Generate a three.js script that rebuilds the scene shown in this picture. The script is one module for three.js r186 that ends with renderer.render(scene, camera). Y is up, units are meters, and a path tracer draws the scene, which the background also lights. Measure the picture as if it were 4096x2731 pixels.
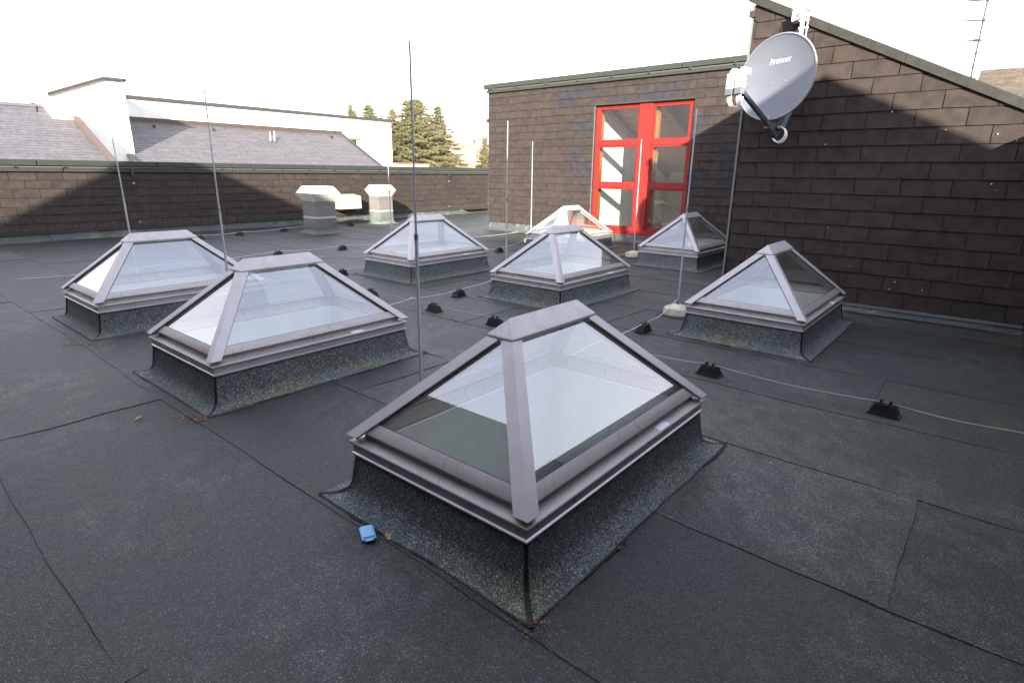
import * as THREE from 'three';
import { toCreasedNormals, mergeVertices } from 'three/addons/utils/BufferGeometryUtils.js';

// ---------------------------------------------------------------- camera, sky, sun, exposure
// Plan coordinates: a runs along the skylights' long side, b to the left of it, h is up; (a, b, h) -> (x, y, z) = (a, h, -b). Metres.
const scene = new THREE.Scene();
const rad = (d) => d * Math.PI / 180;
const camera = new THREE.PerspectiveCamera(61.705, 4096 / 2731, 0.05, 3000);
{
  const yaw = rad(39.733), pit = rad(16.503), rol = rad(0.665);
  const F = new THREE.Vector3(Math.cos(yaw) * Math.cos(pit), -Math.sin(pit), -Math.sin(yaw) * Math.cos(pit));
  const R = new THREE.Vector3(Math.sin(yaw), 0, Math.cos(yaw)), U = new THREE.Vector3().crossVectors(R, F);
  const R2 = R.clone().multiplyScalar(Math.cos(rol)).addScaledVector(U, Math.sin(rol));
  const U2 = U.clone().multiplyScalar(Math.cos(rol)).addScaledVector(R, -Math.sin(rol));
  camera.position.set(-1.59, 1.711, 1.232);
  camera.setRotationFromMatrix(new THREE.Matrix4().makeBasis(R2, U2, F.clone().negate()));
}
const sunDir = new THREE.Vector3(-1.266, 0.53, 1).normalize();      // towards the sun, low behind the camera
{
  const w = 256, h = 128, d = new Float32Array(w * h * 4);
  for (let j = 0; j < h; j++) for (let i = 0; i < w; i++) {
    const el = ((j + 0.5) / h - 0.5) * Math.PI, az = ((i + 0.5) / w - 0.5) * 2 * Math.PI;
    const v = new THREE.Vector3(Math.cos(el) * Math.cos(az), Math.sin(el), Math.cos(el) * Math.sin(az));
    const u = Math.max(0, Math.sin(el)), k = Math.pow(1 - u, 1.8), g = Math.pow(Math.max(0, v.dot(sunDir)), 12) * 0.35;
    const c = [0.42 + 0.6 * k + g, 0.465 + 0.555 * k + g * 0.97, 0.63 + 0.38 * k + g * 0.9];
    if (el < 0) { c[0] = 0.2; c[1] = 0.2; c[2] = 0.19; }
    d.set([c[0], c[1], c[2], 1], 4 * (j * w + i));
  }
  const t = new THREE.DataTexture(d, w, h, THREE.RGBAFormat, THREE.FloatType);
  t.mapping = THREE.EquirectangularReflectionMapping; t.magFilter = THREE.LinearFilter; t.minFilter = THREE.LinearFilter; t.needsUpdate = true;
  scene.background = t; scene.environment = t;
}
const sun = new THREE.DirectionalLight(new THREE.Color(1, 0.93, 0.8), 5);
sun.position.copy(sunDir).multiplyScalar(60); sun.target.position.set(0, 0, 0);
sun.castShadow = true; sun.shadow.radius = 1.6;
Object.assign(sun.shadow.camera, { left: -40, right: 40, top: 40, bottom: -40, near: 1, far: 200 });
sun.shadow.mapSize.set(4096, 4096);
scene.add(sun, sun.target);
const renderer = new THREE.WebGLRenderer({ antialias: true });
renderer.toneMapping = THREE.LinearToneMapping; renderer.toneMappingExposure = 3.7;
renderer.shadowMap.enabled = true;

// ---------------------------------------------------------------- helpers
let seed = 7;
const rnd = () => { seed = (seed * 1664525 + 1013904223) >>> 0; return seed / 4294967296; };
const rr = (a, b) => a + (b - a) * rnd();
const hash = (x, y, s = 0) => { let n = (x * 374761393 + y * 668265263 + s * 1442695041) | 0; n = Math.imul(n ^ (n >>> 13), 1274126177); return ((n ^ (n >>> 16)) >>> 0) / 4294967296; };
function vnoise(x, y, s = 0, per = 0) {
  const xi = Math.floor(x), yi = Math.floor(y), fx = x - xi, fy = y - yi, u = fx * fx * (3 - 2 * fx), v = fy * fy * (3 - 2 * fy);
  const m = (n) => per ? ((n % per) + per) % per : n;
  const a = hash(m(xi), m(yi), s), b = hash(m(xi + 1), m(yi), s), c = hash(m(xi), m(yi + 1), s), d = hash(m(xi + 1), m(yi + 1), s);
  return (a * (1 - u) + b * u) * (1 - v) + (c * (1 - u) + d * u) * v;
}
const fbm = (x, y, s = 0, o = 4, per = 0) => { let t = 0, k = 0.5, f = 1; for (let i = 0; i < o; i++) { t += k * vnoise(x * f, y * f, s + i * 17, per * f); k /= 2; f *= 2; } return t / (1 - k * 2); };
const smooth = (a, b, x) => { const t = Math.min(1, Math.max(0, (x - a) / (b - a))); return t * t * (3 - 2 * t); };
function tex(n, fn, srgb = true, rx = 1, ry = rx) {                   // fn(x, y) in pixels -> [r, g, b] 0..255
  const d = new Uint8Array(n * n * 4);
  for (let y = 0; y < n; y++) for (let x = 0; x < n; x++) { const c = fn(x, y), i = 4 * (y * n + x); d[i] = Math.max(0, Math.min(255, c[0])); d[i + 1] = Math.max(0, Math.min(255, c[1])); d[i + 2] = Math.max(0, Math.min(255, c[2])); d[i + 3] = 255; }
  const t = new THREE.DataTexture(d, n, n); t.wrapS = t.wrapT = THREE.RepeatWrapping; t.magFilter = THREE.LinearFilter; t.minFilter = THREE.LinearMipmapLinearFilter; t.generateMipmaps = true;
  t.repeat.set(rx, ry); if (srgb) t.colorSpace = THREE.SRGBColorSpace; t.needsUpdate = true; return t;
}
const used = {};
const numbered = (n) => { used[n] = (used[n] ?? -1) + 1; return used[n] ? `${n}_${String(used[n]).padStart(3, '0')}` : n; };
const lin = (r, g, b) => new THREE.Color().setRGB(r, g, b);
const M = (o) => new THREE.MeshStandardMaterial({ roughness: 0.8, ...o });
const flag = (m) => { m.castShadow = m.receiveShadow = true; return m; };
function tag(o, label, category, group) { Object.assign(o.userData, { label, category }); if (group) o.userData.group = group; return o; }
function thing(name, label, category, [a, b, h] = [0, 0, 0], group, turn = 0) {
  const o = new THREE.Group(); o.name = numbered(name); o.position.set(a, h, -b); o.rotation.y = turn; scene.add(o); return tag(o, label, category, group);
}
const kind = (o, k, label) => { o.userData.kind = k; if (label) o.userData.label = label; return o; };

class MB {                                                            // collects faces given in (a, b, h), builds ONE mesh
  constructor() { this.p = []; this.u = []; this.c = []; this.f = null; }
  tri(p, q, r, up, uq, ur) {
    const e1 = [q[0] - p[0], q[1] - p[1], q[2] - p[2]], e2 = [r[0] - p[0], r[1] - p[1], r[2] - p[2]];
    const n = [e1[1] * e2[2] - e1[2] * e2[1], e1[2] * e2[0] - e1[0] * e2[2], e1[0] * e2[1] - e1[1] * e2[0]].map(Math.abs);
    const k = n[2] >= n[0] && n[2] >= n[1] ? 2 : n[0] >= n[1] ? 0 : 1;
    const uv = (v) => k === 2 ? [v[0], v[1]] : k === 0 ? [v[1], v[2]] : [v[0], v[2]];
    for (const [v, w] of [[p, up], [q, uq], [r, ur]]) {
      this.p.push(v[0], v[2], -v[1]); const t = w ?? uv(v); this.u.push(t[0] + (this.ou ?? 0), t[1] + (this.ov ?? 0));
      if (this.f) this.c.push(...this.f(v));
    }
    return this;
  }
  quad(p, q, r, s, a, b, c, d) { this.tri(p, q, r, a, b, c); return this.tri(p, r, s, a, c, d); }
  poly(pts) { for (let i = 1; i + 1 < pts.length; i++) this.tri(pts[0], pts[i], pts[i + 1]); return this; }
  box(a0, a1, b0, b1, h0, h1) {
    const v = (i, j, k) => [i ? a1 : a0, j ? b1 : b0, k ? h1 : h0];
    this.quad(v(0, 0, 0), v(1, 0, 0), v(1, 0, 1), v(0, 0, 1)); this.quad(v(1, 1, 0), v(0, 1, 0), v(0, 1, 1), v(1, 1, 1));
    this.quad(v(1, 0, 0), v(1, 1, 0), v(1, 1, 1), v(1, 0, 1)); this.quad(v(0, 1, 0), v(0, 0, 0), v(0, 0, 1), v(0, 1, 1));
    this.quad(v(0, 0, 1), v(1, 0, 1), v(1, 1, 1), v(0, 1, 1)); return this.quad(v(0, 1, 0), v(1, 1, 0), v(1, 0, 0), v(0, 0, 0));
  }
  bbox(a0, a1, b0, b1, h0, h1, c = 0.004) {                           // a box with chamfered edges
    const A = [a0, a1], B = [b0, b1], H = [h0, h1], s = [1, -1];
    const P = (i, j, k, ax) => [A[i] + (ax === 0 ? 0 : s[i] * c), B[j] + (ax === 1 ? 0 : s[j] * c), H[k] + (ax === 2 ? 0 : s[k] * c)];
    const face = (pts, out) => { const e = (x, y) => [x[0] - y[0], x[1] - y[1], x[2] - y[2]], p = e(pts[1], pts[0]), q = e(pts[2], pts[0]); const n = [p[1] * q[2] - p[2] * q[1], p[2] * q[0] - p[0] * q[2], p[0] * q[1] - p[1] * q[0]]; this.poly(n[0] * out[0] + n[1] * out[1] + n[2] * out[2] > 0 ? pts : pts.slice().reverse()); };
    for (const i of [0, 1]) { const o = -s[i]; face([P(i, 0, 0, 0), P(i, 1, 0, 0), P(i, 1, 1, 0), P(i, 0, 1, 0)], [o, 0, 0]); face([P(0, i, 0, 1), P(1, i, 0, 1), P(1, i, 1, 1), P(0, i, 1, 1)], [0, o, 0]); face([P(0, 0, i, 2), P(1, 0, i, 2), P(1, 1, i, 2), P(0, 1, i, 2)], [0, 0, o]); }
    for (const i of [0, 1]) for (const j of [0, 1]) {
      face([P(i, j, 0, 0), P(i, j, 1, 0), P(i, j, 1, 1), P(i, j, 0, 1)], [-s[i], -s[j], 0]); face([P(i, 0, j, 0), P(i, 1, j, 0), P(i, 1, j, 2), P(i, 0, j, 2)], [-s[i], 0, -s[j]]); face([P(0, i, j, 1), P(1, i, j, 1), P(1, i, j, 2), P(0, i, j, 2)], [0, -s[i], -s[j]]);
      for (const k of [0, 1]) face([P(i, j, k, 0), P(i, j, k, 1), P(i, j, k, 2)], [-s[i], -s[j], -s[k]]);
    }
    return this;
  }
  tube(pts, r, n = 8, r1 = r) {                                       // a round bar along points
    const V = pts.map((p) => new THREE.Vector3(...p)), rings = [];
    for (let i = 0; i < V.length; i++) {
      const d = V[Math.min(i + 1, V.length - 1)].clone().sub(V[Math.max(i - 1, 0)]).normalize();
      const s = (Math.abs(d.z) < 0.9 ? new THREE.Vector3(0, 0, 1) : new THREE.Vector3(1, 0, 0)).cross(d).normalize(), t = d.clone().cross(s), q = r + (r1 - r) * i / (V.length - 1);
      rings.push(Array.from({ length: n }, (_, k) => { const w = k / n * 2 * Math.PI; return V[i].clone().addScaledVector(s, q * Math.cos(w)).addScaledVector(t, q * Math.sin(w)).toArray(); }));
    }
    for (let i = 0; i + 1 < rings.length; i++) for (let k = 0; k < n; k++) { const l = (k + 1) % n; this.quad(rings[i][k], rings[i][l], rings[i + 1][l], rings[i + 1][k]); }
    this.poly(rings[0].slice().reverse()); return this.poly(rings[rings.length - 1]);
  }
  lathe(prof, n = 24, c = [0, 0]) {                                   // [radius, h] from bottom to top
    for (let i = 0; i + 1 < prof.length; i++) for (let k = 0; k < n; k++) {
      const w0 = k / n * 2 * Math.PI, w1 = (k + 1) / n * 2 * Math.PI, P = (q, w) => [c[0] + q[0] * Math.cos(w), c[1] + q[0] * Math.sin(w), q[1]];
      this.quad(P(prof[i], w0), P(prof[i], w1), P(prof[i + 1], w1), P(prof[i + 1], w0));
    }
    return this;
  }
  geometry(crease = 0) {
    let g = new THREE.BufferGeometry();
    g.setAttribute('position', new THREE.Float32BufferAttribute(this.p, 3)); g.setAttribute('uv', new THREE.Float32BufferAttribute(this.u, 2));
    if (this.c.length) g.setAttribute('color', new THREE.Float32BufferAttribute(this.c, 3));
    g.computeVertexNormals(); if (crease) g = toCreasedNormals(g, crease); return g;
  }
  build(name, mat, parent, crease = 0) { const m = flag(new THREE.Mesh(this.geometry(crease), mat)); m.name = parent === scene ? numbered(name) : name; parent.add(m); return m; }
}

// ---------------------------------------------------------------- materials
const granCol = (sx, light) => tex(1024, (x, y) => {
  const gx = Math.floor(x / 3), gy = Math.floor(y / 3), g = hash(gx, gy, sx), f = hash(gx, gy, sx + 5), e = hash(x, y, sx + 8), l = fbm(x / 128, y / 128, sx + 9, 4, 8), m = fbm(x / 16, y / 16, sx + 3, 3, 64);
  let v = 104 + (l - 0.5) * 18 + (m - 0.5) * 44 + (f - 0.5) * 92 + (e - 0.5) * 40, tint = 0;
  if (g > 0.955 - light) { v += 120 * f + 50; tint = f - 0.3; } else if (g < 0.2) v -= 46;
  return [v * (0.985 + 0.05 * tint), v, v * (1.0 + 0.02 * (1 - tint))];
}, true, 0.8);
const granBump = tex(512, (x, y) => { const v = 128 + (hash(x, y, 3) - 0.5) * 160 + (hash(x >> 1, y >> 1, 8) - 0.5) * 90; return [v, v, v]; }, false, 1.6);
const gran = [granCol(1, 0), granCol(31, 0.015), granCol(67, -0.02)];
const sheetMats = gran.flatMap((t, i) => [0.88, 1.12].map((k) => M({ map: t, bumpMap: granBump, bumpScale: 0.003, roughness: 0.62, vertexColors: true, color: lin(0.19 * k, 0.196 * k, 0.157 * k) })));
const curbMats = gran.map((t) => M({ map: t, bumpMap: granBump, bumpScale: 0.0022, roughness: 0.8, vertexColors: true, color: lin(0.66, 0.71, 0.63) }));
const upMats = gran.map((t) => M({ map: t, bumpMap: granBump, bumpScale: 0.002, roughness: 0.85, vertexColors: true, color: lin(0.38, 0.39, 0.36) }));
const bitumenMat = M({ color: lin(0.01, 0.01, 0.011), roughness: 0.85, bumpMap: granBump, bumpScale: 0.001 });
const slateTex = [3, 41].map((s) => tex(512, (x, y) => { const v = 205 + (fbm(x / 64, y / 64, s, 4, 8) - 0.5) * 66 + (hash(x, y, s) - 0.5) * 26 + (fbm(x / 4, y / 32, s + 6, 2, 16) - 0.5) * 16 + (hash(x >> 1, y >> 1, s + 2) > 0.994 ? 36 : 0); return [v, v, v]; }, true, 1.3));
const slateBump = tex(256, (x, y) => { const v = 128 + (hash(x, y, 77) - 0.5) * 120 + (fbm(x / 16, y / 16, 5, 3, 16) - 0.5) * 120; return [v, v, v]; }, false, 3);
const slateMat = (r, g, b, i) => new THREE.MeshPhysicalMaterial({ map: slateTex[i % 2], bumpMap: slateBump, bumpScale: 0.0012, color: lin(r, g, b), roughness: 0.75, specularIntensity: 0.3 });
const brownSlates = [0, 1, 2, 3, 4, 5].map((i) => { const k = [1, 0.95, 1.05, 0.98, 1.03, 0.92][i]; return slateMat(0.066 * k, 0.05 * k, 0.0415 * (k + 0.03 * (i % 3)), i); });
const purpleSlates = [slateMat(0.052, 0.047, 0.053, 0), slateMat(0.058, 0.049, 0.046, 1), slateMat(0.058, 0.047, 0.042, 1)];
const backing = M({ color: lin(0.03, 0.028, 0.027), roughness: 0.95 });
const streak = tex(512, (x, y) => { const v = 232 + (hash(x, y, 4) - 0.5) * 9 + (fbm(x / 70, y / 70, 3, 4, 7) - 0.5) * 26 + (fbm(x / 6, y / 170, 13, 3, 85) - 0.5) * 9; return [v, v * 0.995, v * 0.985]; }, true, 1);
const frameMat = M({ map: streak, color: lin(0.54, 0.505, 0.495), roughness: 0.48, metalness: 0.25 });
const railTex = tex(1024, (x, y) => { const run = hash(x >> 2, 1, 9) > 0.93 ? hash(x >> 2, 2, 9) : 0, edge = fbm(x / 3, y / 60, 41, 3, 340), v = 232 + (hash(x, y, 4) - 0.5) * 10 + (fbm(x / 90, y / 90, 3, 4, 11) - 0.5) * 26 - 46 * run * smooth(0.42, 0.62, edge + 0.25 * fbm(y / 40, x >> 2, 8, 2)); return [v, v * 0.99, v * 0.975]; }, true, 0.55, 2);
const railMat = M({ map: railTex, color: lin(0.47, 0.435, 0.415), roughness: 0.48, metalness: 0.25 });
const stripMat = M({ map: streak, color: lin(0.62, 0.59, 0.61), roughness: 0.36, metalness: 0.5 });
const gasket = M({ color: lin(0.015, 0.015, 0.017), roughness: 0.6 });
const glassMat = new THREE.MeshPhysicalMaterial({ color: lin(0.91, 0.95, 0.92), transmission: 1, thickness: 0, roughness: 0.015, ior: 2.6 });
const windowGlass = new THREE.MeshPhysicalMaterial({ color: lin(0.93, 0.96, 0.94), transmission: 1, thickness: 0, roughness: 0.01, ior: 1.5 });
const whiteTex = tex(256, (x, y) => { const v = 236 + (fbm(x / 32, y / 32, 21, 4, 8) - 0.5) * 22 + (hash(x, y, 6) - 0.5) * 8; return [v, v, v * 0.985]; }, true, 0.8);
const shaftMat = M({ map: whiteTex, color: lin(0.89, 0.9, 0.885), roughness: 0.85 });
const capMat = new THREE.MeshPhysicalMaterial({ map: streak, color: lin(0.04, 0.047, 0.04), roughness: 0.6, specularIntensity: 0.5 });
const slotMat = M({ color: lin(0.07, 0.066, 0.058), roughness: 0.8 });
const capDark = M({ color: lin(0.02, 0.022, 0.02), roughness: 0.8 });
const galv = M({ map: streak, color: lin(0.5, 0.5, 0.52), roughness: 0.35, metalness: 0.85 });
const galvDull = M({ map: streak, color: lin(0.21, 0.2, 0.195), roughness: 0.6, metalness: 0.2 });
const wireMat = M({ color: lin(0.5, 0.5, 0.45), roughness: 0.55, metalness: 0.2 });
const wireDull = M({ color: lin(0.27, 0.26, 0.21), roughness: 0.7 });
const plasticBlack = M({ color: lin(0.012, 0.012, 0.013), roughness: 0.5 });
const concTex = tex(256, (x, y) => { const v = 205 + (fbm(x / 24, y / 24, 55, 4, 10) - 0.5) * 90 + (hash(x, y, 9) - 0.5) * 26; return [v, v * 0.97, v * 0.88]; }, true, 2);
const concMat = M({ map: concTex, color: lin(0.72, 0.7, 0.62), roughness: 0.9 });
const redMat = M({ color: lin(0.22, 0.007, 0.003), roughness: 0.7, bumpMap: slateBump, bumpScale: 0.0005 });
const woodTex = tex(512, (x, y) => { const w = fbm(x / 14, y / 256, 91, 4, 36), v = 190 + (w - 0.5) * 110 + (hash(x, y, 2) - 0.5) * 12; return [v * 1.1, v * 0.83, v * 0.5]; }, true, 1);
const woodMat = M({ map: woodTex, color: lin(0.34, 0.27, 0.17), roughness: 0.6 });
const plaster = M({ map: whiteTex, color: lin(0.9, 0.89, 0.86), roughness: 0.9 });
const wallWhite = M({ map: whiteTex, color: lin(0.83, 0.81, 0.77), roughness: 0.9 });

// ---------------------------------------------------------------- the flat roof: bitumen sheets laid side by side
const A1 = 7.017, A2 = 11.729, B1 = 16.09, B4 = -1.68;
const L = 1.8, W = 1.194;
const skySpots = [[0, 0], [0.037, 2.95], [0.09, 5.77], [4.33, 0.02], [4.355, 2.91], [4.29, 5.75], [8.55, 2.83], [8.72, 5.77]];
const inCurb = (a, b, e) => skySpots.some(([x, y]) => a > x + e && a < x + L - e && b > y + e && b < y + W - e);
function stain(a, b, s) {                                             // moss, dirt and chalky patches on the granules
  const low = fbm(a * 0.9 + s, b * 0.9, 5, 4), mid = fbm(a * 4.3, b * 4.3 + s, 23, 3), fine = fbm(a * 13, b * 13, 29, 2);
  let k = 0.86 + 0.28 * low + 0.1 * (mid - 0.5);
  let c = [k, k, k];
  let edge = 9; for (const [x, y] of skySpots) { const dx = Math.max(x - a, 0, a - x - L), dy = Math.max(y - b, 0, b - y - W); edge = Math.min(edge, Math.hypot(dx, dy)); }
  const moss = smooth(0.42, 0.7, mid * 0.55 + fine * 0.25 + 0.1 * smooth(0.35, 0.12, edge) + 0.25 * (low - 0.5));
  c = [c[0] * (1 + 0.08 * moss), c[1] * (1 + 0.04 * moss), c[2] * (1 - 0.22 * moss)];
  const chalk = smooth(0.585, 0.67, fbm(a * 1.5 + 9, b * 1.5, 61, 3) * 0.55 + fbm(a * 9, b * 9, 47, 2) * 0.3 + hash(Math.round(a * 40), Math.round(b * 40), 3) * 0.22), soil = smooth(0.5, 0.68, fbm(a * 0.8 - 4, b * 0.8 + 7, 81, 4));
  return c.map((v, i) => v * (1 + chalk * 0.7) * (1 - soil * [0.05, 0.08, 0.2][i]));
}
const roof = kind(new THREE.Group(), 'structure'); roof.name = 'flat_roof'; scene.add(roof);
new MB().box(-5.6, 17.6, B4 - 0.3, 16.4, -0.5, -0.42).build('deck_slab', M({ color: lin(0.25, 0.25, 0.24) }), roof);
const PITCH = 1.065;
function sheet(a0, a1, b0, b1, idx) {                                 // its edge at a0 and its end at b0 lap over the neighbours
  const near = a0 < 7 && b0 < 9, st = near ? 0.07 : 0.22, na = Math.max(3, Math.round((a1 - a0) / st)), nb = Math.max(2, Math.round((b1 - b0) / st)), s = idx * 3.7;
  const wob = (b) => (fbm(b * 1.1 + s, 1, 12, 3) - 0.5) * 0.05, wobE = (a) => (fbm(a * 1.5 + s, 7, 15, 3) - 0.5) * 0.06;
  const H = (a, b) => { const lap = 1 - smooth(0.02, 0.3, a - a0), lapE = 1 - smooth(0.0, 0.3, b - b0); return 0.003 + 0.006 * lap + 0.005 * lapE * (1 - 0.5 * lap) + 0.004 * fbm(a * 1.3, b * 1.3, 44, 3) * (1 - lap); };
  const P = (i, j) => { const a = a0 + (a1 - a0) * i / na, b = b0 + (b1 - b0) * j / nb; return [a + wob(b) * (1 - i / na), b + wobE(a) * (1 - j / nb), H(a, b)]; };
  const m = new MB(); m.f = (v) => stain(v[0], v[1], (idx % 5) * 0.3); m.ou = rr(0, 3); m.ov = rr(0, 3);
  for (let i = 0; i < na; i++) for (let j = 0; j < nb; j++) {
    const ca = a0 + (a1 - a0) * (i + 0.5) / na, cb = b0 + (b1 - b0) * (j + 0.5) / nb; if (inCurb(ca, cb, 0.06)) continue;
    m.quad(P(i, j), P(i + 1, j), P(i + 1, j + 1), P(i, j + 1));
  }
  const down = (p) => [p[0], p[1], p[2] - 0.008];
  for (let j = 0; j < nb; j++) { const p = P(0, j), q = P(0, j + 1); if (!inCurb(p[0], p[1], 0)) m.quad(down(q), down(p), p, q); }
  for (let i = 0; i < na; i++) { const p = P(i, 0), q = P(i + 1, 0); if (!inCurb(p[0], p[1], 0)) m.quad(down(p), down(q), q, p); }
  if (!m.p.length) return;
  const o = m.build('bitumen_sheet', sheetMats[idx % sheetMats.length], roof, 0.6);
  const bead = new MB();                                              // tar squeezed out along the lap, uneven
  const run = (pts, side) => { for (let i = 0; i + 1 < pts.length; i++) {
    const bold = Math.abs(a0 + 0.165) < 0.05 && side ? 0.007 : 0, w = (q) => Math.max(0, (near ? -0.003 : 0.006) + bold + 0.03 * (fbm(q[0] * 3.1 + s, q[1] * 3.1, 19, 4) - 0.46)), p = pts[i], q = pts[i + 1], wp = w(p), wq = w(q); if (wp + wq < 0.002 || inCurb(p[0], p[1], -0.02)) continue;
    const z = 0.0065; if (side) bead.quad([p[0] - wp, p[1], p[2] - z], [p[0] + 0.003, p[1], p[2] - 0.002], [q[0] + 0.003, q[1], q[2] - 0.002], [q[0] - wq, q[1], q[2] - z]); else bead.quad([p[0], p[1] - wp, p[2] - z], [q[0], q[1] - wq, q[2] - z], [q[0], q[1] + 0.003, q[2] - 0.002], [p[0], p[1] + 0.003, p[2] - 0.002]);
  } };
  const n2 = near ? 4 : 1, sub = (f, n) => Array.from({ length: n * n2 + 1 }, (_, k) => f(k / n2));
  run(sub((t) => P(0, t), nb), true); run(sub((t) => P(t, 0), na), false);
  if (bead.p.length) bead.build('tar_bead', bitumenMat, o);
}
{
  let idx = 0;
  for (let k = -4; k <= 17; k++) {
    const a0 = -1.19 + PITCH * k - 0.04, a1 = a0 + PITCH + 0.06;
    let b = B4 - 0.05 - hash(k, 3, 9) * 2.5 * (k === 4 ? 0 : 1);
    const cuts = [];
    while (b < 16.1) { cuts.push(b); b += 4.2 + 1.6 * hash(k, cuts.length, 4); }
    if (k === 4) cuts.splice(0, cuts.length, -1.75, -0.76, 3.4, 7.9, 12.6);
    if (k === 2) cuts.splice(0, cuts.length, -1.75, -1.2, 2.45, 7.4, 11.9);
    if (k === 0) cuts.splice(0, cuts.length, -1.75, 3.45, 8.5, 13.2);
    if (k === 6) cuts.splice(0, cuts.length, -1.75, 1.9, 5.1, 8.6, 12.75);
    if (k === 5) cuts.splice(0, cuts.length, -1.75, 2.1, 5.3, 9.0, 11.05, 15.0);
    for (let i = 0; i < cuts.length; i++) sheet(a0, Math.min(a1, 17.6), Math.max(cuts[i], B4 - 0.05), Math.min(i + 1 < cuts.length ? cuts[i + 1] + 0.05 : 16.2, 16.2), idx++);
  }
}

// ---------------------------------------------------------------- slates
// frame(s, t, n): a point s along the wall, t up, n out of the wall
function slates(parent, frame, flip, { s0, s1, t0, t1, w = 0.5, e = 0.197, shift = 0, top, hole, mat, chamfer, name = 'slate' }) {
  const full = e + 0.032, cache = new Map();
  let count = 0;
  for (let i = 0, t = t0; t < t1 - 0.01; i++, t += e) {
    for (let s = s0 - w + (((i * 0.5 * w + shift) % w) + w) % w + (hash(i, 3, 7) - 0.5) * 0.02; s < s1; s += w) {
      let pieces = [[Math.max(s + 0.005, s0), Math.min(s + w - 0.005, s1)]];
      if (hole && t < hole[3] - 0.01 && t + e > hole[2] + 0.01) pieces = pieces.flatMap(([x, y]) => [[x, Math.min(y, hole[0])], [Math.max(x, hole[1]), y]]);
      for (const [x, y] of pieces) {
        if (y - x < 0.03) continue;
        const jit = (hash(count, i, 5) - 0.5) * 0.006, up = Math.min(t + full, t1 + 0.03);
        let poly = [[x, t + jit], [y, t - jit * 0.5], [y, up], [x, up]];
        if (chamfer && Math.abs(y - s1) < 0.01) poly = [[x, t + jit], [y - 0.055, t], [y, t + 0.05], [y, up], [x, up]];
        if (top) {                                                    // cut along a sloping verge
          const out = []; for (let k = 0; k < poly.length; k++) { const p = poly[k], q = poly[(k + 1) % poly.length], dp = top(p[0]) - p[1], dq = top(q[0]) - q[1]; if (dp >= 0) out.push(p); if (dp * dq < 0) { const u = dp / (dp - dq); out.push([p[0] + (q[0] - p[0]) * u, p[1] + (q[1] - p[1]) * u]); } }
          poly = out; if (poly.length < 3) continue;
        }
        const lift = 0.021 + 0.005 * hash(count, i, 8), N = (tt) => lift - 0.0185 * (tt - t) / full, m = new MB(); m.ou = hash(count, i, 1) * 7; m.ov = hash(count, i, 2) * 7;
        const f = poly.map(([a, b]) => frame(a, b, N(b))), k = poly.map(([a, b]) => frame(a, b, N(b) - 0.0065));
        m.poly(flip ? f.slice().reverse() : f);
        for (let j = 0; j < f.length; j++) { const l = (j + 1) % f.length; if (flip) m.quad(k[l], k[j], f[j], f[l]); else m.quad(k[j], k[l], f[l], f[j]); }
        m.build(name, mat(x, t, count, i), parent); count++;
      }
    }
  }
  return count;
}
const anyBrown = (x, t, n, i) => brownSlates[Math.floor(hash(n, i, 21) * 6)];

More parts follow.
